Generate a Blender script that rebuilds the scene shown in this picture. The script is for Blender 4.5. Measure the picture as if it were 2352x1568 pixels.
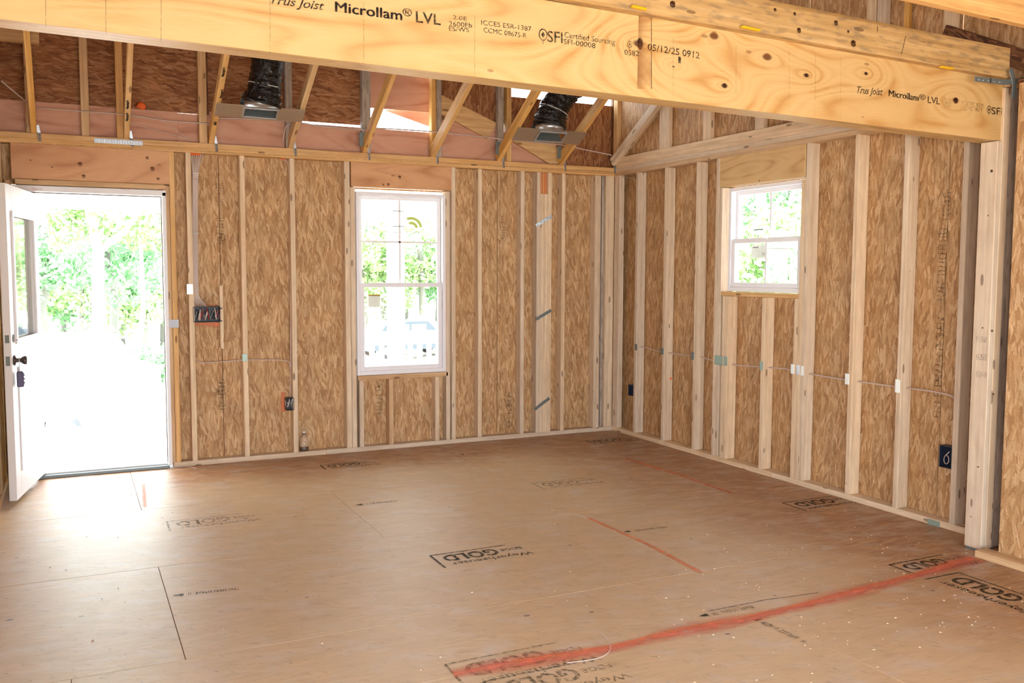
import bpy, bmesh, math, random
from mathutils import Vector, Matrix
random.seed(7)
S = bpy.context.scene
for o in list(bpy.data.objects): bpy.data.objects.remove(o)
COL = S.collection

# ---------------------------------------------------------------- camera
FPX, YAW, PIT, ROL = 2097.465, 0.449316, 0.0768826, 0.003009
CP = Vector((-4.59620, -7.33693, 1.50643))
fw = Vector((math.sin(YAW)*math.cos(PIT), math.cos(YAW)*math.cos(PIT), -math.sin(PIT)))
rt = Vector((math.cos(YAW), -math.sin(YAW), 0)); up = rt.cross(fw)
rt2 = rt*math.cos(ROL)+up*math.sin(ROL); up2 = -rt*math.sin(ROL)+up*math.cos(ROL)
cam = bpy.data.cameras.new('camera'); cam.lens = FPX/2352*36; cam.sensor_width = 36; cam.clip_start = .05; cam.clip_end = 500
co = bpy.data.objects.new('camera', cam); COL.objects.link(co)
m = Matrix.Identity(4)
for i in range(3): m[i][0], m[i][1], m[i][2], m[i][3] = rt2[i], up2[i], -fw[i], CP[i]
co.matrix_world = m; S.camera = co

# ---------------------------------------------------------------- light and exposure
S.view_settings.view_transform = 'Standard'; S.view_settings.look = 'None'
S.view_settings.gamma = 1; S.view_settings.exposure = 0.0; S.view_settings.use_curve_mapping = False
wd = bpy.data.worlds.new('world'); S.world = wd; wd.use_nodes = True
bg = wd.node_tree.nodes['Background']; bg.inputs[0].default_value = (.86, .94, 1.0, 1); bg.inputs[1].default_value = 11.5
def lamp(name, kind, loc, energy, color, target=None, **kw):
    l = bpy.data.lights.new(name, kind); l.energy = energy; l.color = color
    for k, v in kw.items(): setattr(l, k, v)
    o = bpy.data.objects.new(name, l); COL.objects.link(o); o.location = loc
    if target is not None: o.rotation_euler = (Vector(target)-Vector(loc)).to_track_quat('-Z', 'Y').to_euler()
    return o
lamp('sun', 'SUN', (-20, -14, 30), 26, (1, .96, .88), (2, 12, 0), angle=.009)
FL = CP+up2*.085
# the flash on top of the photographer's camera: it throws the beam's shadow on the attic and gable
lamp('camera_flash', 'SPOT', FL, 215, (1, .94, .94), FL+fw*5+Vector((1.0, 0, -.45)), spot_size=math.radians(80), spot_blend=1.0, shadow_soft_size=.012)

# ---------------------------------------------------------------- measuring helpers: a pixel of the photograph onto a real plane
def ray(u, v): return fw+rt2*(u-1176)/FPX-up2*(v-784)/FPX
def hit(u, v, ax, val):
    d = ray(u, v); return CP+d*((val-CP[ax])/d[ax])
def B(u, v, y=0): return hit(u, v, 1, y)
def R(u, v, x=0): return hit(u, v, 0, x)
def F(u, v, z=0): return hit(u, v, 2, z)

# ---------------------------------------------------------------- materials
def newmat(name):
    mt = bpy.data.materials.new(name); mt.use_nodes = True; nt = mt.node_tree
    b = nt.nodes['Principled BSDF']; return mt, nt, b
def nd(nt, t, **kw):
    n = nt.nodes.new(t)
    for k, v in kw.items():
        if k.startswith('i_'): n.inputs[k[2:]].default_value = v
        else: setattr(n, k, v)
    return n
def srgb(c):
    return tuple(((x/255)/12.92 if x/255 <= .04045 else ((x/255+.055)/1.055)**2.4) for x in c)+(1,)
def ramp(nt, stops):
    n = nt.nodes.new('ShaderNodeValToRGB'); e = n.color_ramp.elements
    while len(e) < len(stops): e.new(.5)
    for i, (p, c) in enumerate(stops): e[i].position = p; e[i].color = srgb(c)
    return n
def plain(name, c, rough=.6, metal=0, spec=.5, **kw):
    mt, nt, b = newmat(name); b.inputs['Base Color'].default_value = srgb(c)
    b.inputs['Roughness'].default_value = rough; b.inputs['Metallic'].default_value = metal
    b.inputs['Specular IOR Level'].default_value = spec
    # slight tonal wear
    n = nd(nt, 'ShaderNodeTexNoise'); n.inputs['Scale'].default_value = 9; n.inputs['Detail'].default_value = 4
    hs = nd(nt, 'ShaderNodeHueSaturation'); hs.inputs['Color'].default_value = srgb(c)
    mr = nd(nt, 'ShaderNodeMapRange'); mr.inputs['To Min'].default_value = 1-kw.get('var', .08); mr.inputs['To Max'].default_value = 1+kw.get('var', .08)
    nt.links.new(n.outputs['Fac'], mr.inputs['Value']); nt.links.new(mr.outputs[0], hs.inputs['Value']); nt.links.new(hs.outputs[0], b.inputs['Base Color'])
    return mt
def uvvec(nt, scale, rnd=True, rot=0.0):
    uv = nd(nt, 'ShaderNodeUVMap'); uv.uv_map = 'UVMap'
    last = uv.outputs[0]
    if rnd:
        oi = nd(nt, 'ShaderNodeObjectInfo'); mu = nd(nt, 'ShaderNodeMath', operation='MULTIPLY'); mu.inputs[1].default_value = 37.3
        nt.links.new(oi.outputs['Random'], mu.inputs[0])
        cb = nd(nt, 'ShaderNodeCombineXYZ'); nt.links.new(mu.outputs[0], cb.inputs[0]); nt.links.new(mu.outputs[0], cb.inputs[1])
        ad = nd(nt, 'ShaderNodeVectorMath', operation='ADD'); nt.links.new(last, ad.inputs[0]); nt.links.new(cb.outputs[0], ad.inputs[1]); last = ad.outputs[0]
    if rot:
        r = nd(nt, 'ShaderNodeVectorRotate'); r.rotation_type = 'Z_AXIS'; r.inputs['Angle'].default_value = rot
        nt.links.new(last, r.inputs['Vector']); last = r.outputs[0]
    mp = nd(nt, 'ShaderNodeVectorMath', operation='MULTIPLY'); mp.inputs[1].default_value = scale
    nt.links.new(last, mp.inputs[0]); return mp.outputs[0]
def mixc(nt, fac, a, b, mode='MIX'):
    n = nd(nt, 'ShaderNodeMix', data_type='RGBA', blend_type=mode)
    for s, v in ((0, fac), (6, a), (7, b)):
        if isinstance(v, (int, float, tuple)): n.inputs[s].default_value = v
        else: nt.links.new(v, n.inputs[s])
    return n.outputs[2]
def mth(nt, op, a, b=0.0, c=None):
    n = nd(nt, 'ShaderNodeMath', operation=op)
    for i, v in enumerate((a, b, c)):
        if v is None: continue
        if isinstance(v, (int, float)): n.inputs[i].default_value = v
        else: nt.links.new(v, n.inputs[i])
    return n.outputs[0]
def pine(name, cols, knots=.55, grain=1.0, dirt=0.0):
    mt, nt, b = newmat(name)
    n1 = nd(nt, 'ShaderNodeTexNoise'); n1.inputs['Scale'].default_value = 1; n1.inputs['Detail'].default_value = 5; n1.inputs['Distortion'].default_value = .6
    nt.links.new(uvvec(nt, (1.3, 42*grain, 1)), n1.inputs['Vector'])
    rp = ramp(nt, [(.28, cols[0]), (.5, cols[1]), (.74, cols[2])]); nt.links.new(n1.outputs['Fac'], rp.inputs[0])
    n2 = nd(nt, 'ShaderNodeTexNoise'); n2.inputs['Detail'].default_value = 2
    nt.links.new(uvvec(nt, (1.6, 5, 1)), n2.inputs['Vector'])
    mr = nd(nt, 'ShaderNodeMapRange'); mr.inputs['From Min'].default_value = .3; mr.inputs['From Max'].default_value = .7; mr.inputs['To Min'].default_value = .91; mr.inputs['To Max'].default_value = 1.06
    nt.links.new(n2.outputs['Fac'], mr.inputs['Value'])
    c = mixc(nt, 1.0, rp.outputs[0], mr.outputs[0], 'MULTIPLY')
    oi = nd(nt, 'ShaderNodeObjectInfo')
    hs = nd(nt, 'ShaderNodeHueSaturation'); nt.links.new(c, hs.inputs['Color'])
    nt.links.new(mth(nt, 'MULTIPLY_ADD', oi.outputs['Random'], .16, .92), hs.inputs['Value'])
    nt.links.new(mth(nt, 'MULTIPLY_ADD', oi.outputs['Random'], .25, .88), hs.inputs['Saturation'])
    c = hs.outputs[0]
    vo = nd(nt, 'ShaderNodeTexVoronoi'); vo.inputs['Scale'].default_value = 1
    nt.links.new(uvvec(nt, (5.0, 17, 1)), vo.inputs['Vector'])
    sx = nd(nt, 'ShaderNodeSeparateColor'); nt.links.new(vo.outputs['Color'], sx.inputs[0])
    near = mth(nt, 'LESS_THAN', vo.outputs['Distance'], .16)
    pick = mth(nt, 'GREATER_THAN', sx.outputs[0], knots)
    k = mth(nt, 'MULTIPLY', near, pick)
    c = mixc(nt, mth(nt, 'MULTIPLY', k, .62), c, srgb((84, 50, 28)))
    if dirt:
        n3 = nd(nt, 'ShaderNodeTexNoise'); n3.inputs['Detail'].default_value = 4; nt.links.new(uvvec(nt, (2.2, 8, 1)), n3.inputs['Vector'])
        r3 = nd(nt, 'ShaderNodeMapRange'); r3.inputs['From Min'].default_value = .5; r3.inputs['From Max'].default_value = .66; r3.inputs['To Max'].default_value = dirt
        nt.links.new(n3.outputs['Fac'], r3.inputs['Value']); c = mixc(nt, r3.outputs[0], c, srgb((105, 92, 82)))
    nt.links.new(c, b.inputs['Base Color']); b.inputs['Roughness'].default_value = .62; b.inputs['Specular IOR Level'].default_value = .25
    bp = nd(nt, 'ShaderNodeBump'); bp.inputs['Strength'].default_value = .15; bp.inputs['Distance'].default_value = .002
    nt.links.new(n1.outputs['Fac'], bp.inputs['Height']); nt.links.new(bp.outputs[0], b.inputs['Normal'])
    return mt
def osb(name, cols, sl=9.5, sw=84, contrast=1.0, rnd=True, dust_sheen=0, rough=.6):
    mt, nt, b = newmat(name); val = None
    wp = nd(nt, 'ShaderNodeTexNoise'); wp.inputs['Scale'].default_value = 5; nt.links.new(uvvec(nt, (1, 1, 1), rnd), wp.inputs['Vector'])
    for i, (rot, th) in enumerate(((.12, 0), (-.22, .5), (.20, .62), (-.05, .72), (.45, .9))):
        v = nd(nt, 'ShaderNodeTexVoronoi'); v.inputs['Scale'].default_value = 1
        ad = nd(nt, 'ShaderNodeVectorMath', operation='MULTIPLY_ADD'); ad.inputs[1].default_value = (.35, .9, 0)
        nt.links.new(wp.outputs['Color'], ad.inputs[0]); nt.links.new(uvvec(nt, (sl*(1+.1*i), sw*(1-.06*i), 1), rnd, rot), ad.inputs[2])
        nt.links.new(ad.outputs[0], v.inputs['Vector'])
        s = nd(nt, 'ShaderNodeSeparateColor'); nt.links.new(v.outputs['Color'], s.inputs[0])
        if val is None: val = s.outputs[0]
        else:
            mx = nd(nt, 'ShaderNodeMix', data_type='FLOAT')
            nt.links.new(mth(nt, 'GREATER_THAN', s.outputs[1], th), mx.inputs[0]); nt.links.new(val, mx.inputs[2]); nt.links.new(s.outputs[0], mx.inputs[3]); val = mx.outputs[0]
    fn = nd(nt, 'ShaderNodeTexNoise'); fn.inputs['Detail'].default_value = 5; nt.links.new(uvvec(nt, (22, 130, 1), rnd, .05), fn.inputs['Vector'])
    f = mth(nt, 'MULTIPLY_ADD', mth(nt, 'SUBTRACT', fn.outputs['Fac'], .5), 1.25, mth(nt, 'MULTIPLY_ADD', mth(nt, 'SUBTRACT', val, .5), contrast, .5))
    rp = ramp(nt, [(.04, cols[0]), (.28, cols[1]), (.62, cols[2]), (.97, cols[3])]); nt.links.new(f, rp.inputs[0]); c = rp.outputs[0]
    n2 = nd(nt, 'ShaderNodeTexNoise'); n2.inputs['Detail'].default_value = 3; nt.links.new(uvvec(nt, (1.1, 1.6, 1), rnd), n2.inputs['Vector'])
    mr = nd(nt, 'ShaderNodeMapRange'); mr.inputs['From Min'].default_value = .3; mr.inputs['From Max'].default_value = .7; mr.inputs['To Min'].default_value = .84; mr.inputs['To Max'].default_value = 1.1
    nt.links.new(n2.outputs['Fac'], mr.inputs['Value']); c = mixc(nt, 1.0, c, mr.outputs[0], 'MULTIPLY')
    if dust_sheen:
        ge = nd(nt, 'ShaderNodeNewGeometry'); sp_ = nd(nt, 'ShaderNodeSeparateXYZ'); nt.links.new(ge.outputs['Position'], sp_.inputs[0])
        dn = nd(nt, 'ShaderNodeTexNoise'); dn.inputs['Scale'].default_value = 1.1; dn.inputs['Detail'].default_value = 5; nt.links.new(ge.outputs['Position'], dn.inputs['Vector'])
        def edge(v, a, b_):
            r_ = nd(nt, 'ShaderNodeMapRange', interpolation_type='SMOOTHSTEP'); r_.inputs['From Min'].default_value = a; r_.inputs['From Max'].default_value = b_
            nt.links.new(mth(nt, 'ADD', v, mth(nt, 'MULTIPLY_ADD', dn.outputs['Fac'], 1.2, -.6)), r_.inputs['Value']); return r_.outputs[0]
        dm = mth(nt, 'MULTIPLY', edge(sp_.outputs[0], -.35, -1.7), edge(sp_.outputs[1], -.3, -1.1))  # pale room centre: window sheen painted into the colour, along with real dust
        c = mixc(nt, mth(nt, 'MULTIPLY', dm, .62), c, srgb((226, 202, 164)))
        for sc, lo, hi, col, am in (((.9, 1.3, 1), .5, .72, (214, 205, 200), .5), ((3.2, 9, 1), .60, .74, (96, 78, 66), .5), ((1.4, 2.4, 1), .56, .74, (160, 120, 84), .35)):
            n3 = nd(nt, 'ShaderNodeTexNoise'); n3.inputs['Detail'].default_value = 6; n3.inputs['Roughness'].default_value = .6
            nt.links.new(uvvec(nt, sc, False, .3*sc[0]), n3.inputs['Vector'])
            r3 = nd(nt, 'ShaderNodeMapRange'); r3.inputs['From Min'].default_value = lo; r3.inputs['From Max'].default_value = hi; r3.inputs['To Max'].default_value = am*dust_sheen
            nt.links.new(n3.outputs['Fac'], r3.inputs['Value']); c = mixc(nt, r3.outputs[0], c, srgb(col))
        vs = nd(nt, 'ShaderNodeTexVoronoi'); vs.inputs['Scale'].default_value = 1; nt.links.new(uvvec(nt, (3.4, 6, 1), False, .1), vs.inputs['Vector'])
        s = nd(nt, 'ShaderNodeSeparateColor'); nt.links.new(vs.outputs['Color'], s.inputs[0])
        sp = mth(nt, 'MULTIPLY', mth(nt, 'LESS_THAN', vs.outputs['Distance'], .055), mth(nt, 'GREATER_THAN', s.outputs[0], .55))
        c = mixc(nt, mth(nt, 'MULTIPLY', sp, .7), c, srgb((70, 52, 42)))
    nt.links.new(c, b.inputs['Base Color']); b.inputs['Roughness'].default_value = rough; b.inputs['Specular IOR Level'].default_value = .5 if dust_sheen else .3
    bp = nd(nt, 'ShaderNodeBump'); bp.inputs['Strength'].default_value = .25; bp.inputs['Distance'].default_value = .003
    nt.links.new(f, bp.inputs['Height']); nt.links.new(bp.outputs[0], b.inputs['Normal'])
    return mt
def veneer(name, cols, knots=(), freq=9, stretch=(.55, 2.6, 1), rnd=True):
    """rotary-peeled veneer face: contour-like growth rings, with real knots at given u,v metres"""
    mt, nt, b = newmat(name)
    base = nd(nt, 'ShaderNodeTexNoise'); base.inputs['Scale'].default_value = 1; base.inputs['Detail'].default_value = 1.5; base.inputs['Distortion'].default_value = .5
    nt.links.new(uvvec(nt, stretch, rnd), base.inputs['Vector']); h = base.outputs['Fac']; dark = None
    for (ku, kv, kr) in knots:
        uv = nd(nt, 'ShaderNodeUVMap'); uv.uv_map = 'UVMap'
        sb = nd(nt, 'ShaderNodeVectorMath', operation='SUBTRACT'); sb.inputs[1].default_value = (ku, kv, 0); nt.links.new(uv.outputs[0], sb.inputs[0])
        ms = nd(nt, 'ShaderNodeVectorMath', operation='MULTIPLY'); ms.inputs[1].default_value = (.75, 1.5, 1); nt.links.new(sb.outputs[0], ms.inputs[0])
        ln = nd(nt, 'ShaderNodeVectorMath', operation='LENGTH'); nt.links.new(ms.outputs[0], ln.inputs[0]); d = ln.outputs['Value']
        h = mth(nt, 'ADD', h, mth(nt, 'MULTIPLY', mth(nt, 'EXPONENT', mth(nt, 'MULTIPLY', d, -7.0)), .45))
        mr = nd(nt, 'ShaderNodeMapRange', interpolation_type='SMOOTHSTEP'); mr.inputs['From Min'].default_value = kr*.55; mr.inputs['From Max'].default_value = kr*1.25; mr.inputs['To Min'].default_value = 1; mr.inputs['To Max'].default_value = 0
        nt.links.new(d, mr.inputs['Value']); dark = mr.outputs[0] if dark is None else mth(nt, 'MAXIMUM', dark, mr.outputs[0])
    fr = mth(nt, 'FRACT', mth(nt, 'MULTIPLY', h, freq*2.2))
    tri = mth(nt, 'ABSOLUTE', mth(nt, 'SUBTRACT', fr, .5))
    rp = ramp(nt, [(.0, cols[0]), (.13, cols[1]), (.36, cols[2]), (.5, cols[1])]); nt.links.new(tri, rp.inputs[0]); c = rp.outputs[0]
    n2 = nd(nt, 'ShaderNodeTexNoise'); n2.inputs['Detail'].default_value = 5; nt.links.new(uvvec(nt, (3, 40, 1), rnd), n2.inputs['Vector'])
    mr = nd(nt, 'ShaderNodeMapRange'); mr.inputs['From Min'].default_value = .3; mr.inputs['From Max'].default_value = .7; mr.inputs['To Min'].default_value = .92; mr.inputs['To Max'].default_value = 1.07
    nt.links.new(n2.outputs['Fac'], mr.inputs['Value']); c = mixc(nt, 1.0, c, mr.outputs[0], 'MULTIPLY')
    n4 = nd(nt, 'ShaderNodeTexNoise'); n4.inputs['Detail'].default_value = 1; nt.links.new(uvvec(nt, (.8, 1.6, 1), rnd), n4.inputs['Vector'])
    r4 = nd(nt, 'ShaderNodeMapRange'); r4.inputs['From Min'].default_value = .4; r4.inputs['From Max'].default_value = .6; nt.links.new(n4.outputs['Fac'], r4.inputs['Value'])
    c = mixc(nt, mth(nt, 'MULTIPLY', r4.outputs[0], .65), c, srgb(cols[2]))
    vs = nd(nt, 'ShaderNodeTexVoronoi'); vs.inputs['Scale'].default_value = 1; nt.links.new(uvvec(nt, (4, 9, 1), rnd), vs.inputs['Vector'])
    s = nd(nt, 'ShaderNodeSeparateColor'); nt.links.new(vs.outputs['Color'], s.inputs[0])
    c = mixc(nt, mth(nt, 'MULTIPLY', mth(nt, 'MULTIPLY', mth(nt, 'LESS_THAN', vs.outputs['Distance'], .07), mth(nt, 'GREATER_THAN', s.outputs[0], .6)), .5), c, srgb((110, 66, 34)))
    if dark is not None: c = mixc(nt, mth(nt, 'MULTIPLY', dark, .85), c, srgb((70, 34, 20)))
    nt.links.new(c, b.inputs['Base Color']); b.inputs['Roughness'].default_value = .5; b.inputs['Specular IOR Level'].default_value = .3
    return mt
M = {}
M['pine'] = pine('pine_stud', [(206, 178, 146), (222, 198, 168), (232, 212, 184)], knots=.55)
M['pine_warm'] = pine('pine_warm', [(194, 150, 104), (214, 174, 126), (228, 194, 148)], knots=.6)
M['pine_rafter'] = pine('pine_rafter', [(198, 148, 90), (220, 176, 116), (234, 198, 144)], knots=.7)
M['pine_grey'] = pine('pine_weathered', [(150, 134, 120), (180, 166, 152), (204, 190, 174)], knots=.55, dirt=.45)
M['pine_chord'] = pine('pine_chord', [(160, 128, 88), (188, 156, 112), (206, 176, 134)], knots=.62, dirt=.45)
M['header'] = veneer('header_veneer', [(186, 130, 88), (206, 152, 108), (216, 166, 122)], freq=3)
M['header_light'] = veneer('header_light_veneer', [(190, 146, 92), (208, 168, 112), (218, 182, 128)], freq=3)
M['ply_pink'] = veneer('pink_plywood', [(184, 126, 100), (204, 150, 124), (212, 162, 136)], freq=3)
M['osb'] = osb('osb_wall', [(142, 100, 62), (178, 134, 88), (200, 160, 114), (228, 198, 158)], contrast=.62)
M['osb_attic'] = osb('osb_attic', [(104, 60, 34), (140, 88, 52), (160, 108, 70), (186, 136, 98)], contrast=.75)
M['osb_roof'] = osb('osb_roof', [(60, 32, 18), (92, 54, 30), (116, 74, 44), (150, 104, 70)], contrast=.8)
M['floor'] = osb('subfloor', [(140, 96, 62), (164, 118, 80), (180, 136, 98), (198, 158, 120)], sl=3.2, sw=60, contrast=.62, rnd=False, dust_sheen=1, rough=.42)
M['white'] = plain('white_paint', (236, 234, 236), .45, var=.03)
M['vinyl'] = plain('white_vinyl', (240, 238, 242), .4, var=.02)
M['seal'] = plain('dark_seal', (92, 78, 74), .7)
M['steel'] = plain('galvanised_steel', (190, 196, 204), .32, .9, var=.25)
M['steel_dull'] = plain('dull_steel', (122, 132, 134), .5, .5, var=.2)
M['steel_green'] = plain('greenish_plate', (150, 170, 158), .4, .4, var=.15)
M['plate_white'] = plain('bright_plate', (236, 238, 232), .35, .2, var=.03)
M['plate_grey'] = plain('grey_plate', (176, 178, 186), .45, .1, var=.06)
M['black_box'] = plain('black_plastic', (26, 27, 34), .45)
M['blue_box'] = plain('dark_blue_plastic', (34, 42, 60), .45)
M['orange'] = plain('orange_foam', (240, 108, 48), .8)
M['wire'] = plain('white_cable', (206, 186, 176), .55, var=.05)
M['red_wire'] = plain('red_wire', (150, 30, 34), .5)
M['bronze'] = plain('bronze', (88, 80, 80), .35, .6)
M['lock'] = plain('lock_blue', (84, 78, 116), .5)
M['ground'] = plain('pale_gravel', (206, 202, 194), .9, var=.08)
M['grass'] = plain('grass_green', (120, 150, 84), .9, var=.3)
M['leaf'] = plain('leaf_green', (118, 164, 116), .7, var=.35)
M['leaf2'] = plain('leaf_yellow_green', (146, 180, 116), .7, var=.3)
M['bark'] = plain('bark', (178, 160, 140), .9, var=.15)
M['bark2'] = plain('bark_dark', (104, 104, 98), .9, var=.15)
M['carwhite'] = plain('car_white', (240, 240, 242), .25, var=.01)
M['carblue'] = plain('car_blue', (50, 60, 70), .25, var=.03)
M['tyre'] = plain('tyre', (40, 44, 48), .8)
M['carglass'] = plain('car_glass', (86, 92, 96), .15, var=.02)
M['sand'] = plain('sand', (224, 206, 150), .9, var=.08)
M['paper'] = plain('paper', (244, 244, 240), .7, var=.01)
M['lime'] = plain('lime_print', (206, 224, 120), .6, var=.02)
M['grey_print'] = plain('grey_print', (150, 140, 140), .6, var=.02)
M['yellow'] = plain('yellow_tape', (226, 176, 20), .5)
M['siding'] = plain('white_siding', (238, 238, 236), .6, var=.02)
M['orange_wood'] = veneer('orange_veneer', [(176, 92, 48), (200, 118, 70), (214, 140, 92)], freq=4)

def glassmat():
    mt = bpy.data.materials.new('clear_glass'); mt.use_nodes = True; nt = mt.node_tree; nt.nodes.clear()
    o = nd(nt, 'ShaderNodeOutputMaterial'); t = nd(nt, 'ShaderNodeBsdfTransparent'); g = nd(nt, 'ShaderNodeBsdfGlossy'); g.inputs['Roughness'].default_value = .02
    t.inputs[0].default_value = (.95, .97, .95, 1)
    mx = nd(nt, 'ShaderNodeMixShader'); lw = nd(nt, 'ShaderNodeLayerWeight'); lw.inputs[0].default_value = .5; nt.links.new(mth(nt, 'MULTIPLY_ADD', mth(nt, 'POWER', lw.outputs['Facing'], 5.0), .9, .05), mx.inputs[0])
    nt.links.new(t.outputs[0], mx.inputs[1]); nt.links.new(g.outputs[0], mx.inputs[2]); nt.links.new(mx.outputs[0], o.inputs[0]); return mt
M['glass'] = glassmat()
def bottlemat():
    mt, nt, b = newmat('clear_plastic'); b.inputs['Transmission Weight'].default_value = .9; b.inputs['Roughness'].default_value = .08
    b.inputs['Base Color'].default_value = (.9, .85, .8, 1); b.inputs['IOR'].default_value = 1.3; return mt
M['bottle'] = bottlemat()
M['cola'] = plain('brown_drink', (86, 44, 20), .2)
def foil():
    mt, nt, b = newmat('black_duct_film'); b.inputs['Base Color'].default_value = (.006, .006, .007, 1); b.inputs['Roughness'].default_value = .22
    n = nd(nt, 'ShaderNodeTexNoise'); n.inputs['Scale'].default_value = 16; n.inputs['Detail'].default_value = 5; n.inputs['Distortion'].default_value = 1.2
    tc = nd(nt, 'ShaderNodeTexCoord'); nt.links.new(tc.outputs['Object'], n.inputs['Vector'])
    bp = nd(nt, 'ShaderNodeBump'); bp.inputs['Strength'].default_value = .8; bp.inputs['Distance'].default_value = .03
    nt.links.new(n.outputs['Fac'], bp.inputs['Height']); nt.links.new(bp.outputs[0], b.inputs['Normal']); return mt
M['film'] = foil()
def inkmat(name, c, cover=.8, scale=60):
    mt = bpy.data.materials.new(name); mt.use_nodes = True; nt = mt.node_tree; b = nt.nodes['Principled BSDF']; o = nt.nodes['Material Output']
    b.inputs['Base Color'].default_value = srgb(c); b.inputs['Roughness'].default_value = .6; b.inputs['Specular IOR Level'].default_value = .2
    t = nd(nt, 'ShaderNodeBsdfTransparent'); mx = nd(nt, 'ShaderNodeMixShader'); tc = nd(nt, 'ShaderNodeTexCoord')
    n = nd(nt, 'ShaderNodeTexNoise'); n.inputs['Scale'].default_value = scale; n.inputs['Detail'].default_value = 3; nt.links.new(tc.outputs['Object'], n.inputs['Vector'])
    mr = nd(nt, 'ShaderNodeMapRange'); mr.inputs['From Min'].default_value = .35; mr.inputs['From Max'].default_value = .62; mr.inputs['To Min'].default_value = max(0, cover-.45); mr.inputs['To Max'].default_value = min(1, cover+.2)
    nt.links.new(n.outputs['Fac'], mr.inputs['Value']); nt.links.new(mr.outputs[0], mx.inputs[0]); nt.links.new(t.outputs[0], mx.inputs[1]); nt.links.new(b.outputs[0], mx.inputs[2]); nt.links.new(mx.outputs[0], o.inputs[0])
    return mt
M['ink'] = inkmat('black_ink', (36, 30, 28), .85)
M['ink_floor'] = inkmat('floor_ink', (40, 32, 24), .86, 45)
M['ink_faint'] = inkmat('faint_ink', (70, 66, 52), .42, 45)
M['ink_purple'] = inkmat('stud_ink', (90, 70, 80), .5, 70)
M['ink_red'] = inkmat('red_ink', (214, 96, 90), .5, 50)
M['knot'] = inkmat('knot_dark', (60, 30, 18), .9, 60)
M['knot_soft'] = inkmat('knot_soft', (118, 70, 46), .62, 30)
def spraymat(name, c, dens):
    mt = bpy.data.materials.new(name); mt.use_nodes = True; nt = mt.node_tree; b = nt.nodes['Principled BSDF']; o = nt.nodes['Material Output']
    b.inputs['Base Color'].default_value = srgb(c); b.inputs['Roughness'].default_value = .7
    t = nd(nt, 'ShaderNodeBsdfTransparent'); mx = nd(nt, 'ShaderNodeMixShader')
    uv = nd(nt, 'ShaderNodeUVMap'); uv.uv_map = 'UVMap'; sp = nd(nt, 'ShaderNodeSeparateXYZ'); nt.links.new(uv.outputs[0], sp.inputs[0])
    e = mth(nt, 'SUBTRACT', 1, mth(nt, 'ABSOLUTE', mth(nt, 'MULTIPLY_ADD', sp.outputs[1], 2, -1)))
    n = nd(nt, 'ShaderNodeTexNoise'); n.inputs['Detail'].default_value = 6; n.inputs['Roughness'].default_value = .7
    tc = nd(nt, 'ShaderNodeTexCoord'); mp = nd(nt, 'ShaderNodeVectorMath', operation='MULTIPLY'); mp.inputs[1].default_value = (9, 26, 1)
    nt.links.new(tc.outputs['Object'], mp.inputs[0]); nt.links.new(mp.outputs[0], n.inputs['Vector']); n.inputs['Scale'].default_value = 1
    f = mth(nt, 'MULTIPLY', mth(nt, 'POWER', e, .9), mth(nt, 'MULTIPLY_ADD', n.outputs['Fac'], 2.4, -.25))
    cl = nd(nt, 'ShaderNodeClamp'); nt.links.new(mth(nt, 'MULTIPLY', f, dens), cl.inputs[0])
    nt.links.new(cl.outputs[0], mx.inputs[0]); nt.links.new(t.outputs[0], mx.inputs[1]); nt.links.new(b.outputs[0], mx.inputs[2]); nt.links.new(mx.outputs[0], o.inputs[0])
    return mt
M['spray'] = spraymat('orange_spray', (234, 120, 94), .68)
M['spray2'] = spraymat('orange_spray_thin', (250, 138, 90), .6)

# ---------------------------------------------------------------- object helpers
WM = {}
def wmat(o): return WM.get(o.name, Matrix.Identity(4))
def link(o, parent=None, mw=None):
    COL.objects.link(o)
    mw = mw if mw is not None else Matrix.Identity(4)
    if parent is not None:
        o.parent = parent; loc = wmat(parent).inverted() @ mw
    else: loc = mw
    o.matrix_local = loc
    if parent is None: o.matrix_world = mw
    WM[o.name] = mw.copy(); return o
def struct(name, loc=(0, 0, 0)):
    e = bpy.data.objects.new(name, None); e.empty_display_size = .1; link(e, None, Matrix.Translation(loc)); e['kind'] = 'structure'; return e
def thing(name, label, cat, loc=(0, 0, 0), group=None):
    e = bpy.data.objects.new(name, None); e.empty_display_size = .1; link(e, None, Matrix.Translation(loc)); tag(e, label, cat, group); return e
def tag(o, label, cat, group=None):
    o['label'] = label; o['category'] = cat
    if group: o['group'] = group
    return o
def frame(origin, X, Y, Z):
    m = Matrix.Identity(4)
    for i in range(3): m[i][0], m[i][1], m[i][2], m[i][3] = X[i], Y[i], Z[i], origin[i]
    return m
def facuv(me, off=(0, 0), fixed=False):
    uvl = me.uv_layers.get('UVMap') or me.uv_layers.new(name='UVMap')
    dims = [max(v.co[i] for v in me.vertices)-min(v.co[i] for v in me.vertices) for i in range(3)]
    order = [0, 1, 2] if fixed else sorted(range(3), key=lambda i: -dims[i])
    for p in me.polygons:
        n = p.normal; a = max(range(3), key=lambda i: abs(n[i]))
        axes = [i for i in order if i != a]
        for li in p.loop_indices:
            c = me.vertices[me.loops[li].vertex_index].co
            uvl.data[li].uv = (c[axes[0]]+off[0]+a*.31, c[axes[1]]+off[1]+a*.17)
CACHE = {}
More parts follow.
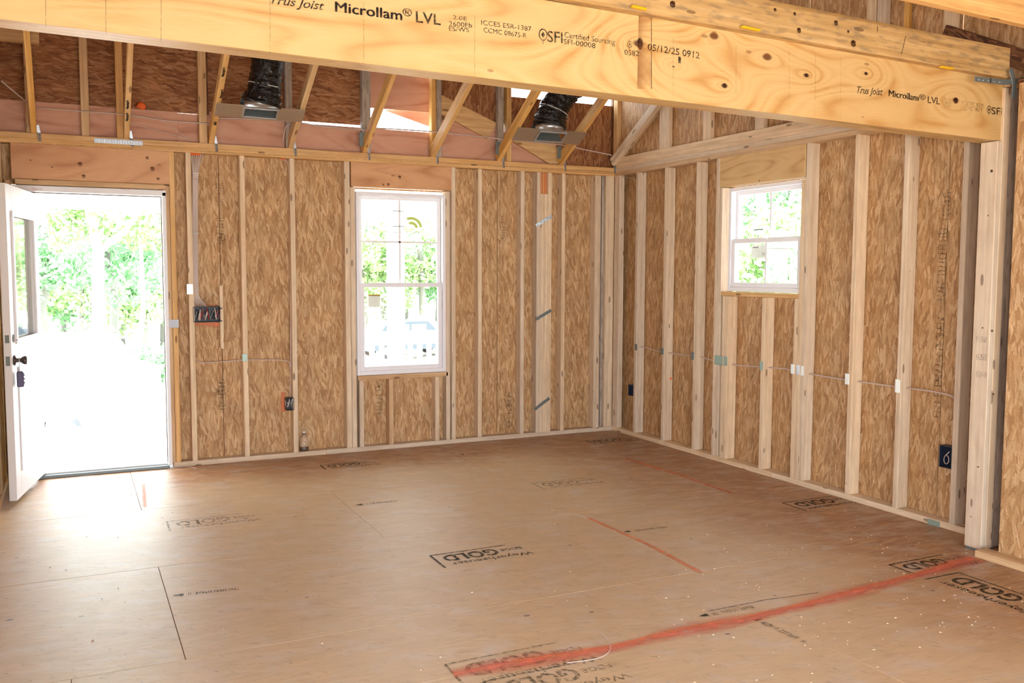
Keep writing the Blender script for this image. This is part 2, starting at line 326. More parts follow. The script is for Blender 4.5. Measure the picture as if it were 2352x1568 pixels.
def boxmesh(L, W, T, mat, bev=.003, share=True):
    # unshared sheets keep u along local X whatever their proportions
    """centred box, x=L, y=W, z=T"""
    key = (round(L, 3), round(W, 3), round(T, 3), mat.name, bev)
    if share and key in CACHE: return CACHE[key]
    bm = bmesh.new(); bmesh.ops.create_cube(bm, size=1)
    for v in bm.verts: v.co.x *= L; v.co.y *= W; v.co.z *= T
    if bev: bmesh.ops.bevel(bm, geom=list(bm.edges), offset=min(bev, .3*min(L, W, T)), segments=1, affect='EDGES')
    me = bpy.data.meshes.new('board'); bm.to_mesh(me); bm.free(); facuv(me, fixed=not share); me.materials.append(mat)
    if share: CACHE[key] = me
    return me
def box(name, lo, hi, mat, parent=None, bev=.003):
    lo, hi = Vector([min(a, b) for a, b in zip(lo, hi)]), Vector([max(a, b) for a, b in zip(lo, hi)])
    d = hi-lo; me = boxmesh(d.x, d.y, d.z, mat, bev)
    return link(bpy.data.objects.new(name, me), parent, Matrix.Translation((lo+hi)/2))
def board(name, p0, p1, wdir, W, T, mat, parent=None, bev=.003):
    """board from p0 to p1 (centre line); W measured along wdir, T along the third axis"""
    p0, p1 = Vector(p0), Vector(p1); X = (p1-p0); L = X.length; X.normalize()
    Y = Vector(wdir); Y = (Y-X*Y.dot(X)).normalized(); Z = X.cross(Y)
    return link(bpy.data.objects.new(name, boxmesh(L, W, T, mat, bev)), parent, frame((p0+p1)/2, X, Y, Z))
def fromdata(name, verts, faces, mat, parent=None, mw=None, smooth=False, uvs=None):
    me = bpy.data.meshes.new(name); me.from_pydata([tuple(v) for v in verts], [], faces); me.update()
    if uvs is None: facuv(me)
    else:
        ul = me.uv_layers.new(name='UVMap')
        for p in me.polygons:
            for li in p.loop_indices: ul.data[li].uv = uvs[me.loops[li].vertex_index]
    me.materials.append(mat)
    if smooth:
        for p in me.polygons: p.use_smooth = True
    return link(bpy.data.objects.new(name, me), parent, mw)
def prism(name, pts, nrm, th, mat, parent=None):
    """polygon pts (coplanar, world) extruded along nrm by th"""
    n = len(pts); nrm = Vector(nrm)*th; c = sum((Vector(p) for p in pts), Vector())/n
    vs = [Vector(p)-c for p in pts]+[Vector(p)+nrm-c for p in pts]
    fs = [list(range(n))[::-1], list(range(n, 2*n))]+[[i, (i+1) % n, n+(i+1) % n, n+i] for i in range(n)]
    return fromdata(name, vs, fs, mat, parent, Matrix.Translation(c))
def tube(name, pts, r, mat, parent=None, seg=6, radii=None, smooth=True, cap=True):
    pts = [Vector(p) for p in pts]; base = pts[0].copy(); vs = []; fs = []
    prevn = None
    for i, p in enumerate(pts):
        t = (pts[min(i+1, len(pts)-1)]-pts[max(i-1, 0)]).normalized()
        n = (prevn if prevn is not None else Vector((0, 0, 1)) if abs(t.z) < .9 else Vector((1, 0, 0)))
        n = (n-t*n.dot(t)).normalized(); prevn = n; b = t.cross(n)
        rr = radii[i] if radii else r
        for k in range(seg):
            a = 2*math.pi*k/seg; vs.append(p-base+n*math.cos(a)*rr+b*math.sin(a)*rr)
    for i in range(len(pts)-1):
        for k in range(seg):
            k2 = (k+1) % seg; fs.append([i*seg+k, i*seg+k2, (i+1)*seg+k2, (i+1)*seg+k])
    if cap: fs.append(list(range(seg))[::-1]); fs.append([(len(pts)-1)*seg+k for k in range(seg)])
    return fromdata(name, vs, fs, mat, parent, Matrix.Translation(base), smooth)
def lathe(name, prof, mat, parent=None, mw=None, seg=16):
    vs = []; fs = []
    for (r, z) in prof:
        for k in range(seg): a = 2*math.pi*k/seg; vs.append((r*math.cos(a), r*math.sin(a), z))
    for i in range(len(prof)-1):
        for k in range(seg): k2 = (k+1) % seg; fs.append([i*seg+k, i*seg+k2, (i+1)*seg+k2, (i+1)*seg+k])
    fs.append(list(range(seg))[::-1]); fs.append([(len(prof)-1)*seg+k for k in range(seg)])
    return fromdata(name, vs, fs, mat, parent, mw, True)
def smooth_path(pts, n=8):
    pts = [Vector(p) for p in pts]; out = []
    for i in range(len(pts)-1):
        p0, p1, p2, p3 = pts[max(i-1, 0)], pts[i], pts[i+1], pts[min(i+2, len(pts)-1)]
        for k in range(n):
            t = k/n; out.append(.5*((2*p1)+(-p0+p2)*t+(2*p0-5*p1+4*p2-p3)*t*t+(-p0+3*p1-3*p2+p3)*t**3))
    out.append(pts[-1]); return out
def text(name, s, P0, P1, cap, nrm, mat, parent, shear=0, bold=0, lift=.0015):
    """flat print: baseline runs P0->P1, capital height cap, facing nrm"""
    P0, P1, nrm = Vector(P0), Vector(P1), Vector(nrm).normalized()
    X = P1-P0; L = X.length; X.normalize(); X = (X-nrm*X.dot(nrm)).normalized(); Y = nrm.cross(X)
    cu = bpy.data.curves.new('t', 'FONT'); cu.body = s; cu.size = 1; cu.shear = shear; cu.offset = bold; cu.resolution_u = 3
    to = bpy.data.objects.new('t', cu); COL.objects.link(to); bpy.context.view_layer.update()
    me = bpy.data.meshes.new_from_object(to.evaluated_get(bpy.context.evaluated_depsgraph_get()))
    bpy.data.objects.remove(to); bpy.data.curves.remove(cu)
    if not me.vertices: return
    x0 = min(v.co.x for v in me.vertices); x1 = max(v.co.x for v in me.vertices); k = L/(x1-x0); h = cap/.69
    for v in me.vertices: v.co.x = (v.co.x-x0)*k; v.co.y *= h
    me.materials.clear(); me.materials.append(mat)
    return link(bpy.data.objects.new(name, me), parent, frame(P0+nrm*lift, X, Y, nrm))
def scribble(name, n, P0, P1, cap, nrm, mat, parent, seed=0, lift=.0015):
    """worn print too small to read: a row of short strokes"""
    P0, P1, nrm = Vector(P0), Vector(P1), Vector(nrm).normalized(); X = P1-P0; L = X.length; X.normalize(); Y = nrm.cross(X)
    rn = random.Random(seed); vs = []; fs = []; w = L/n; k = min(cap*.16, w*.22)
    for i in range(n):
        if rn.random() < .1: continue
        x0, x1 = i*w+w*.12, i*w+w*.84; st = [(x0, 0, x0, cap)]
        if rn.random() < .6: st.append((x1, 0, x1, cap*rn.choice((1, .5))))
        for y in (0, cap*.5, cap):
            if rn.random() < .5: st.append((x0, y, x1, y))
        for (a, b, c, d) in st:
            q = len(vs)
            if abs(c-a) < 1e-6: vs += [(a-k/2, b, 0), (a+k/2, b, 0), (c+k/2, d, 0), (c-k/2, d, 0)]
            else: vs += [(a, b-k/2, 0), (c, d-k/2, 0), (c, d+k/2, 0), (a, b+k/2, 0)]
            fs.append([q, q+1, q+2, q+3])
    if fs: return fromdata(name, vs, fs, mat, parent, frame(P0+nrm*lift, X, Y, nrm))
def strip(name, pts, w, mat, parent, nrm=(0, 0, 1), lift=.0015, widths=None):
    pts = [Vector(p) for p in pts]; nrm = Vector(nrm); vs = []; uv = []; fs = []; base = pts[0].copy(); acc = 0
    for i, p in enumerate(pts):
        t = (pts[min(i+1, len(pts)-1)]-pts[max(i-1, 0)]).normalized(); sd = nrm.cross(t).normalized(); ww = (widths[i] if widths else w)/2
        if i: acc += (pts[i]-pts[i-1]).length
        vs += [p-base-sd*ww, p-base+sd*ww]; uv += [(acc, 0), (acc, 1)]
    for i in range(len(pts)-1): fs.append([2*i, 2*i+2, 2*i+3, 2*i+1])
    return fromdata(name, vs, fs, mat, parent, Matrix.Translation(base+nrm*lift), uvs=uv)
def blob(name, c, r, mat, parent=None, sq=(1, 1, 1), seed=0):
    bm = bmesh.new(); bmesh.ops.create_icosphere(bm, subdivisions=2, radius=r); rn = random.Random(seed)
    for v in bm.verts: k = 1+rn.uniform(-.22, .22); v.co = Vector((v.co.x*sq[0]*k, v.co.y*sq[1]*k, v.co.z*sq[2]*k))
    me = bpy.data.meshes.new(name); bm.to_mesh(me); bm.free(); facuv(me); me.materials.append(mat)
    for p in me.polygons: p.use_smooth = True
    return link(bpy.data.objects.new(name, me), parent, Matrix.Translation(c))
def spot(c, r, nrm, parent, mat=None, asp=1.0, name='knot'):
    nrm = Vector(nrm); a = Vector((0, 0, 1)) if abs(nrm.z) < .9 else Vector((1, 0, 0)); X = nrm.cross(a).normalized(); Y = nrm.cross(X)
    n = 10; vs = [(math.cos(2*math.pi*i/n)*r*(1+.18*math.sin(i*2.3)), math.sin(2*math.pi*i/n)*r*asp, 0) for i in range(n)]
    return fromdata(name, vs, [list(range(n))], mat or M['knot'], parent, frame(Vector(c)+nrm*.0012, X, Y, nrm))

PT = .038   # nominal two-by thickness
SD = .089   # four-inch depth
ZP, ZT = 2.39, 2.467

# ================================================================ FLOOR (panels four by eight feet, joints slightly open)
floor = struct('floor')
rows = [(-.0, -1.235), (-1.235, -2.46), (-2.46, -3.69), (-3.69, -4.275)]
offs = [-1.8, -.6, -1.8, -2.2]
G = .0012
for (y1, y0), xs in zip(rows, offs):
    x = xs
    while x > -8: x -= 2.44
    while x < .3:
        a, b_ = max(x, -8), min(x+2.44, .12)
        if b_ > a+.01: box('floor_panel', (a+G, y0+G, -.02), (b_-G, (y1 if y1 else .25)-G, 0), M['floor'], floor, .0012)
        x += 2.44
x = -8.0+.33
for x in [i*1.22-7.98 for i in range(7)]:
    for (y1, y0) in ((-4.275, -6.4), (-6.4, -8.84)):
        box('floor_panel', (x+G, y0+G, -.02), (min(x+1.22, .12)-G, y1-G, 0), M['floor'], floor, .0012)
# every panel keeps its own place in the world-space grain
for o in list(COL.objects):
    if o.name.startswith('floor_panel'):
        me = o.data.copy(); o.data = me; c = o.matrix_local.translation; ul = me.uv_layers['UVMap']
        for p in me.polygons:
            for li in p.loop_indices:
                v = me.vertices[me.loops[li].vertex_index].co; ul.data[li].uv = (v.x+c.x, v.y+c.y) if c.y > -4.275 else (v.y+c.y, v.x+c.x)
box('subfloor_underlay', (-8, -8.84, -.1), (.12, .25, -.0215), M['osb_roof'], floor, 0)

# ================================================================ BACK WALL
wb = struct('wall_back')
OY = .095   # sheathing face
def bstud(x0, x1=None, z0=PT, z1=ZP, mat='pine', name='stud', y0=0, y1=SD):
    x1 = x0+PT if x1 is None else x1
    return box(name, (x0, y0, z0), (x1, y1, z1), M[mat], wb)
def bx(u, v=700): return B(u, v).x
# plates
box('sole_plate', (-5.12, 0, 0), (-4.985, SD, PT), M['pine'], wb)
box('sole_plate', (-3.93, 0, 0), (-2.75, SD, PT), M['pine'], wb); box('sole_plate', (-2.75, 0, 0), (.09, SD, PT), M['pine'], wb)
box('top_plate', (-5.12, 0, ZP), (B(305, 340).x, SD, ZP+PT), M['pine_warm'], wb); box('top_plate', (B(305, 340).x, 0, ZP), (.09, SD, ZP+PT), M['pine_warm'], wb)
box('top_plate', (-5.12, 0, ZP+PT), (-1.9, SD, ZT), M['pine_warm'], wb); box('top_plate', (-1.9, 0, ZP+PT), (.09, SD, ZT), M['pine_warm'], wb)
# studs left of the door, door kings and jacks
bstud(-5.10, mat='pine_warm'); bstud(-5.046, mat='pine_warm'); bstud(-4.992, z1=2.13, mat='pine_warm'); bstud(-4.95, z1=2.10, mat='pine_warm')
bstud(bx(381.5, 646), z1=2.135, mat='pine_warm'); bstud(bx(394.5, 646), mat='pine_warm')
box('header', (-4.95, .0, 2.145), (-3.908, SD, ZP), M['header'], wb)
box('header_plate', (-4.93, 0, 2.105), (-3.945, SD, 2.143), M['pine_warm'], wb)
for u in (429, 551.5, 666): bstud(bx(u+.0, 646)+.012, mat='pine')
bstud(bx(794), bx(806.3), z1=ZP); bstud(bx(806.8), bx(818), z1=2.185)                       # window left king and jack
bstud(bx(1024.5), z1=2.185); bstud(bx(1037.5), z1=ZP)                      # window right
box('header', (bx(806, 400), 0, 2.19), (bx(1037, 400), SD, ZP), M['header'], wb)
box('rough_sill', (-2.475, 0, .597), (-1.672, SD, .634), M['pine_warm'], wb)
for u in (826, 894, 1000): bstud(B(u, 940).x, z1=.597, mat='pine_warm' if u == 894 else 'pine')
for u in (1098, 1195.5): bstud(bx(u))
xs = bx(1232)
for k, (z1, mt) in enumerate(((ZP, 'pine'), (2.2, 'pine'), (2.2, 'pine'), (ZP, 'pine'))): bstud(xs+k*.0385, z1=z1, mat=mt)
box('packer', (xs+.037, .03, 2.2), (xs+.116, .07, ZP), M['orange_wood'], wb); box('packer', (xs+.072, .02, 2.2), (xs+.08, .07, ZP), M['pine_warm'], wb)
bstud(bx(1289)); bstud(bx(1365), x1=bx(1365)+.062)
bstud(-.118, x1=-.094, y0=.03, mat='pine_grey'); bstud(-.092, x1=-.002, y0=0)
# sheathing sheets
def sheath_back(x0, x1, z0, z1, mat='osb', y=OY, name='sheathing_panel'):
    me = boxmesh(z1-z0, x1-x0, .012, M[mat], .001, False)
    return link(bpy.data.objects.new(name, me), wb, frame(((x0+x1)/2, y+.006, (z0+z1)/2), Vector((0, 0, 1)), Vector((1, 0, 0)), Vector((0, 1, 0))))
XD0, XD1 = -4.985, -3.93
sheath_back(-5.2, XD0, -.05, ZT); sheath_back(XD0, XD1, 2.11, ZT)
sheath_back(XD1+.002, bx(508, 500)-.002, -.05, ZT); sheath_back(bx(508, 500)+.002, -2.5, -.05, ZT)
sheath_back(-2.498, -1.652, -.05, .60); sheath_back(-2.498, -1.652, 2.18, ZT)
sheath_back(-1.648, bx(1152, 600), -.05, ZT); sheath_back(bx(1152, 600)+.004, .2, -.05, ZT)
for xb in (bx(508, 500), bx(1152, 600)): box('joint_light_stop', (xb-.06, OY+.013, -.05), (xb+.06, OY+.03, ZT), M['osb_roof'], wb)  # added backing that keeps daylight from leaking through the sheet joints
box('joint_light_stop', (-2.56, OY+.013, ZT-.04), (.1, OY+.018, ZT), M['osb_roof'], wb)  # added strip against daylight leaking above the wall sheets
# attic backing above the plate
def attic(name, x0, x1, z0, z1, mat, y=.10, horiz=True, th=.012):
    X, Y = (Vector((1, 0, 0)), Vector((0, 0, 1))) if horiz else (Vector((0, 0, 1)), Vector((-1, 0, 0)))
    L, W = (x1-x0, z1-z0) if horiz else (z1-z0, x1-x0)
    return link(bpy.data.objects.new(name, boxmesh(L, W, th, M[mat], .001, False)), wb, frame(((x0+x1)/2, y+th/2, (z0+z1)/2), X, Y, X.cross(Y)))
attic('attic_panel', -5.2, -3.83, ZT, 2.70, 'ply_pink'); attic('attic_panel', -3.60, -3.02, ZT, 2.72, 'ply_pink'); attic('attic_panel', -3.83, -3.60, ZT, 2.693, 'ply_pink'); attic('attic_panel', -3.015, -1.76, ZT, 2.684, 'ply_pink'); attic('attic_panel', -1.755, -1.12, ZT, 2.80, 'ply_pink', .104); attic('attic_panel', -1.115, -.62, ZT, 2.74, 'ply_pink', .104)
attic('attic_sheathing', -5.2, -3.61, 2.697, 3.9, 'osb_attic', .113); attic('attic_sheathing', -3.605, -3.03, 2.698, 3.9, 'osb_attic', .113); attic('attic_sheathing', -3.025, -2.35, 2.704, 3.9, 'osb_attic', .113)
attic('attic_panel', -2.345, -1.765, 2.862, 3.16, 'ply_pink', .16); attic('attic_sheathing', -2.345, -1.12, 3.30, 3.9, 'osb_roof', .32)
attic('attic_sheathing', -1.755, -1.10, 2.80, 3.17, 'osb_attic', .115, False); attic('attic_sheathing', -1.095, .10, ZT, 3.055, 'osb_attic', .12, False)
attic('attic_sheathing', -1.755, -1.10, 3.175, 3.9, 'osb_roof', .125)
for xb in (-3.83, -3.607, -3.025): box('joint_light_stop', (xb-.03, .127, ZT), (xb+.03, .14, 2.695 if xb < -3.7 else 3.9), M['osb_roof'], wb)  # added backing, here and below, against daylight between the attic sheets
box('joint_light_stop', (-2.36, .127, 2.70), (-2.335, .16, 3.9), M['osb_roof'], wb)
# plywood wedge in the opening and diagonal planks
prism('plywood_wedge', [B(880, 252, .2), B(988, 254, .2), B(988, 291, .2)], (0, 1, 0), .012, M['ply_pink'], wb)
prism('diagonal_plank', [B(1008, 215, .07), B(1012, 260, .07), B(1120, 318, .07), B(1142, 283, .07)], (0, 1, 0), .03, M['pine_rafter'], wb)
prism('diagonal_plank', [B(1175, 322, .06), B(1262, 376, .06), B(1294, 376, .06), B(1276, 330, .06), B(1190, 300, .06)], (0, 1, 0), .03, M['pine_rafter'], wb)
for u, w, mt, y in ((70, .05, 'pine_warm', .05), (197, .055, 'pine_warm', .06), (277, .05, 'pine_warm', .05), (466, .06, 'pine_warm', .05), (663, .05, 'pine_grey', .05), (840, .07, 'pine_grey', .04), (994, .04, 'pine_rafter', .03), (1006, .045, 'pine_grey', .05), (1148, .05, 'pine_grey', .04), (1166, .045, 'pine_rafter', .06), (1420, .06, 'pine_rafter', .0), (1438, .04, 'pine_rafter', .06)):
    x = B(u, 320, y).x; box('heel_web', (x-w/2, y-.03, ZT), (x+w/2, y+.038, 3.55), M[mt], wb)
box('ledger', (-5.05, -.25, 3.03), (-4.74, -.21, 3.13), M['pine_rafter'], wb)
strip('splice_line', [B(40, 327), B(1400, 394)], .003, M['ink_faint'], wb, (0, -1, 0))
# knots on the headers
for u, v, r in ((184, 377, .016), (338, 363, .012), (350, 388, .017), (192, 405, .014), (120, 384, .007), (70, 368, .006), (363, 411, .011)): spot(B(u, v), r, (0, -1, 0), wb, M['knot_soft'])
for u, v, r in ((918, 407, .014), (892, 424, .012), (880, 424, .008)): spot(B(u, v), r, (0, -1, 0), wb, M['knot_soft'])

# ================================================================ RIGHT WALL
wr = struct('wall_right')
OX = .095
def ry(u, v=700): return R(u, v).y
def rstud(yfar, w=PT, z0=PT, z1=ZP, mat='pine', x0=0, x1=SD, name='stud'):
    return box(name, (x0, yfar-w, z0), (x1, yfar, z1), M[mat], wr)
YPO = -3.98      # post
box('sole_plate', (0, YPO+.0, 0), (SD, -2.2, PT), M['pine'], wr); box('sole_plate', (0, -2.2, 0), (SD, 0, PT), M['pine'], wr)
box('sole_plate', (-.315, -8.8, 0), (-.225, -4.125, PT), M['pine_warm'], wr)
box('top_plate', (0, -3.94, ZP), (SD, 0, ZP+PT), M['pine_warm'], wr); box('top_plate', (0, -3.94, ZP+PT), (SD, .0, ZT), M['pine'], wr)
box('gable_chord', (.0, -3.94, ZT), (PT, -.03, ZT+SD), M['pine'], wr)
box('stud', (.0, -.085, PT), (.055, -.0, ZP), M['pine'], wr)
for u in (1457, 1522, 1594): rstud(ry(u))
rstud(-1.497); rstud(-1.537, z1=2.16); rstud(-1.600, z1=1.318); rstud(-1.640, z1=1.318)
rstud(-2.058, z1=1.318); rstud(-2.392, z1=1.318); rstud(-2.432, z1=2.145); rstud(-2.472)
for u in (1953, 2065, 2199): rstud(ry(u), mat='pine')
box('header', (.0, -2.462, 2.165), (SD, -1.535, ZP), M['header_light'], wr)
box('rough_sill', (0, -2.43, 1.32), (SD, -1.58, 1.352), M['pine_warm'], wr)
spot((0, -2.0, 2.176), .006, (-1, 0, 0), wr)
def sheath_right(y0, y1, z0, z1, mat='osb', x=OX):
    me = boxmesh(z1-z0, y1-y0, .012, M[mat], .001, False)
    return link(bpy.data.objects.new('sheathing_panel', me), wr, frame((x+.006, (y0+y1)/2, (z0+z1)/2), Vector((0, 0, 1)), Vector((0, 1, 0)), Vector((-1, 0, 0))))
sheath_right(-1.598, .1, -.05, ZT); sheath_right(-2.428, -1.602, -.05, 1.33); sheath_right(-2.428, -1.602, 2.16, ZT); YS = R(2181, 400, OX).y
sheath_right(YS+.003, -2.432, -.05, ZT); sheath_right(-4.19, YS-.003, -.05, ZT); sheath_right(-5.41, -4.195, -.05, ZT, x=-.222); sheath_right(-8.8, -5.415, -.05, ZT, x=-.222)
box('return_light_stop', (-.21, -4.20, -.05), (.12, -4.188, ZT), M['osb'], wr)  # unseen panel added to block sun leaking in behind the post
box('cap_light_stop', (-.225, -8.8, ZT), (.12, -4.188, ZT+.02), M['osb_roof'], wr)  # unseen lid added to keep outside light from rising into the gable
box('top_plate', (-.315, -8.8, ZP), (-.225, -4.50, ZT), M['pine_warm'], wr)
box('joint_light_stop', (OX+.013, YS-.06, -.05), (OX+.03, YS+.06, ZT), M['osb_roof'], wr)  # added backing that stops daylight showing through this joint
box('joint_light_stop', (.05, -8.8, ZT-.06), (OX+.03, .1, ZT+.02), M['osb_roof'], wr)  # added strip closing the daylight slit below the gable sheets
box('corner_light_stop', (.03, .09, -.05), (.13, .13, 3.4), M['osb_roof'], wr)  # added filler that blocks daylight slivers at the corner
box('stud', (-.315, -4.95, PT), (-.225, -4.912, ZP), M['pine'], wr)
# gable sheathing and its flat studs, up to the roof
for (a, b_) in ((-1.2, .1), (-2.42, -1.205), (-3.64, -2.425), (-4.86, -3.645), (-6.1, -4.865), (-8.8, -6.105)):
    me = boxmesh(3.55, b_-a, .012, M['osb'], .001, False)
    link(bpy.data.objects.new('gable_panel', me), wr, frame((.048, (a+b_)/2, ZT+3.55/2), Vector((0, 0, 1)), Vector((0, 1, 0)), Vector((-1, 0, 0))))
for (u0, u1, v) in ((1514, 1536, 320), (1614, 1633, 290), (1734, 1755, 270), (1990, 2012, 20), (2015, 2036, 20), (2165, 2194, 70)):
    ya, yb = R(u0, v).y, R(u1, v).y; box('gable_stud', (0, yb, ZT+SD), (PT, ya, 4.6), M['pine'], wr)
box('gable_web', (0, R(2088, 20).y, ZT+SD), (.03, R(2076, 20).y, 4.4), M['pine_rafter'], wr)
# doubled sloping member at the corner
board('gable_rafter', (-.02, -.0, ZT+.05), (-.02, -3.6, ZT+.05+3.6*.60), (0, 0, 1), .075, .05, M['pine'], wr)
board('gable_rafter', (.018, -.12, ZT+.11), (.018, -3.6, ZT+.08+3.6*.60), (0, 0, 1), .06, .03, M['pine_warm'], wr)
board('dark_rafter', (-.07, R(2190, 60).y, 2.86), (-.07, -4.25, 2.54), (0, 0, 1), .10, .04, M['osb_roof'], wr)
# print on the sheathing
for (u0, v0, u1, v1, c, s, x) in ((2182, 505, 2190, 440, .05, 'PLY', OX), (2170, 690, 2180, 515, .055, 'SHEATHING', OX), (2160, 960, 2166, 720, .05, 'RATED 7/16', OX)):
    P0 = R(u0, v0, x); P1 = Vector(P0); P1.z = R(u1, v1, x).z
    scribble('panel_print', max(5, len(s)*2), P0, P1, c, (-1, 0, 0), M['ink_faint'], wr, u0)
for u, v0, v1, s in ((506, 560, 500, 'OSB 3'), (504, 470, 420, '24/16'), (508, 940, 870, 'RATED'), (1152, 560, 510, 'OSB 3'), (868, 950, 880, 'RATED'), (1165, 980, 900, '24/16')):
    P0 = B(u+10, v0, OY); P1 = Vector(P0); P1.z = B(u, v1, OY).z
    scribble('panel_print', 8, P0, P1, .055, (0, -1, 0), M['ink_faint'], wb, v0)
# grade stamps on the camera-side faces of the studs
for (u, v, s, c) in ((1537, 552, '||||', .03), (1532, 590, '2X4', .035), (1530, 665, 'SPF', .03), (1857, 866, 'SPF', .05), (1853, 909, 'S-DRY', .045), (2082, 760, '|||', .04), (2078, 914, 'SPF', .05), (2073, 957, 'S-DRY', .045), (2213, 880, '|4 8', .035), (2207, 965, '2X4', .05), (2240, 160, '', .05)):
    if not s: continue
    yf = R(u, v).y
    cand = [o for o in COL.objects if o.name.startswith('stud') and o.parent == wr]
    # nearest stud whose camera face lies under this pixel
    best = min(cand, key=lambda o: abs((hit(u, v, 1, o.matrix_local.translation.y-PT/2)).x-.045))
    y = best.matrix_local.translation.y-PT/2; P = hit(u, v, 1, y)
    scribble('grade_stamp', 5, (.015, y, P.z), (.075, y, P.z), c, (0, -1, 0), M['ink_purple'], wr, v)
rn = random.Random(5)
for o in [o for o in COL.objects if o.name.startswith('stud') and o.parent == wr]:
    y = o.matrix_local.translation.y-PT/2; z0 = rn.uniform(.6, 1.9)
    if o.dimensions.x*0+1 and y < -.3:
        for k in range(rn.choice((1, 2, 3))):
            z = z0+k*.28
            if z < 1.25 or not (-2.43 < y < -1.58): strip('pencil_line', [(.012, y, z), (.07, y, z-.004)], .004, M['ink'], wr, (0, -1, 0))

# ================================================================ LEFT WALL and walls round the photographer
wl = struct('wall_left')
box('sole_plate', (-5.13, -4.0, 0), (-5.04, -.002, PT), M['pine_rafter'], wl); box('top_plate', (-5.13, -4.4, ZP), (-5.04, -.002, ZT), M['pine_rafter'], wl)
for y in (-.15, -.55, -.96, -1.36, -1.77, -2.18, -2.58, -2.99, -3.4, -3.8): box('stud', (-5.13, y-PT, PT), (-5.04, y, ZP), M['pine_rafter'], wl)
def panelx(name, x, y0, y1, z0, z1, mat, parent):
    me = boxmesh(z1-z0, y1-y0, .012, M[mat], .001, False)
    return link(bpy.data.objects.new(name, me), parent, frame((x, (y0+y1)/2, (z0+z1)/2), Vector((0, 0, 1)), Vector((0, 1, 0)), Vector((-1, 0, 0))))
for a, b_ in ((-1.22, .1), (-2.44, -1.225), (-4.0, -2.445)): panelx('sheathing_panel', -5.145, a, b_, -.05, 3.9, 'osb', wl)
for z0, z1, a, b_ in ((2.467, 5.4, -4.3, -2.0), ): panelx('gable_panel', -5.165, a, b_, z0, z1, 'osb', wl)
panelx('sheathing_panel', -8.0, -8.8, -4.0, -.05, 4.6, 'osb', wl)
wbk = struct('wall_rear')
def pany(name, x0, x1, z0, z1, y, mat, parent):
    me = boxmesh(z1-z0, x1-x0, .012, M[mat], .001, False)
    return link(bpy.data.objects.new(name, me), parent, frame(((x0+x1)/2, y, (z0+z1)/2), Vector((0, 0, 1)), Vector((1, 0, 0)), Vector((0, 1, 0))))
pany('sheathing_panel', -8, -6.6, -.05, 4.2, -8.82, 'osb', wbk); pany('sheathing_panel', -1.6, .15, -.05, 4.2, -8.82, 'osb', wbk)
pany('sheathing_panel', -6.6, -1.6, 2.2, 4.2, -8.82, 'osb', wbk)  # unseen opening below this panel is added to let in fill daylight
pany('sheathing_panel', -8, -5.15, -.05, 4.6, -4.0, 'osb', wbk)

# ================================================================ ROOF
ceil = struct('ceiling')
SL = .60
def roofpanel(x0, x1, ya, yb, mat='osb_roof'):
    def z(y): return 3.42-.60*(y-.3) if y > -4.2 else 3.42+.60*4.5+.60*(y+4.2)
    p = [(x0, ya, z(ya)), (x1, ya, z(ya)), (x1, yb, z(yb)), (x0, yb, z(yb))]
    return prism('roof_panel', p, (0, 0, 1), .015, M[mat], ceil)
for y0, y1 in ((-1.0, .35), (-2.1, -1.005), (-3.2, -2.105), (-4.2, -3.205)):
    for x0, x1 in ((-8.05, -5.7), (-5.695, -3.3), (-3.295, -1.12), (-1.115, .15)):
        roofpanel(x0, x1, y0, y1)
for y0, y1 in ((-5.4, -4.205), (-6.6, -5.405), (-8.9, -6.605)):
    for x0, x1 in ((-8.05, -5.7), (-5.695, -3.3), (-3.295, -1.12), (-1.115, .15)): roofpanel(x0, x1, y0, y1)

# ================================================================ DOOR
dr = struct('door_1')
JX0, JX1 = -4.805, -3.965
box('jamb', (JX1, -.005, .02), (JX1+.028, .115, 2.085), M['white'], dr); box('jamb', (-4.945, -.005, .02), (-4.915, .115, 2.085), M['white'], dr)
box('head_jamb', (-4.945, -.005, 2.057), (JX1+.028, .115, 2.10), M['white'], dr)
box('weatherstrip', (JX1-.006, .045, .03), (JX1, .06, 2.057), M['seal'], dr, .001); box('weatherstrip', (-4.915, .045, 2.05), (JX1, .06, 2.057), M['seal'], dr, .001)
box('threshold', (-4.92, -.02, .0), (JX1+.005, .13, .022), M['steel_dull'], dr); box('threshold', (-4.92, .03, .022), (JX1+.005, .07, .034), M['white'], dr)
for u in (73, 275, 362): P = B(u, 436, -.006); scribble('wrap_print', 6, P, P+Vector((.07, 0, 0)), .014, (0, -1, 0), M['ink_red'], dr, u)
# the leaf, swung into the room
hinge = Vector((-4.80, .055, 0)); tip = Vector((-4.948, -.797, 0))
ld = (tip-hinge).normalized(); ln = Vector((-ld.y, ld.x, 0)); LW = (tip-hinge).length
if ln.x < 0: ln = -ln
LT = .045
leaf = bpy.data.objects.new('door_leaf', None); leafm = frame(hinge, ld, Vector((0, 0, 1)), ld.cross(Vector((0, 0, 1)))); link(leaf, dr, leafm)
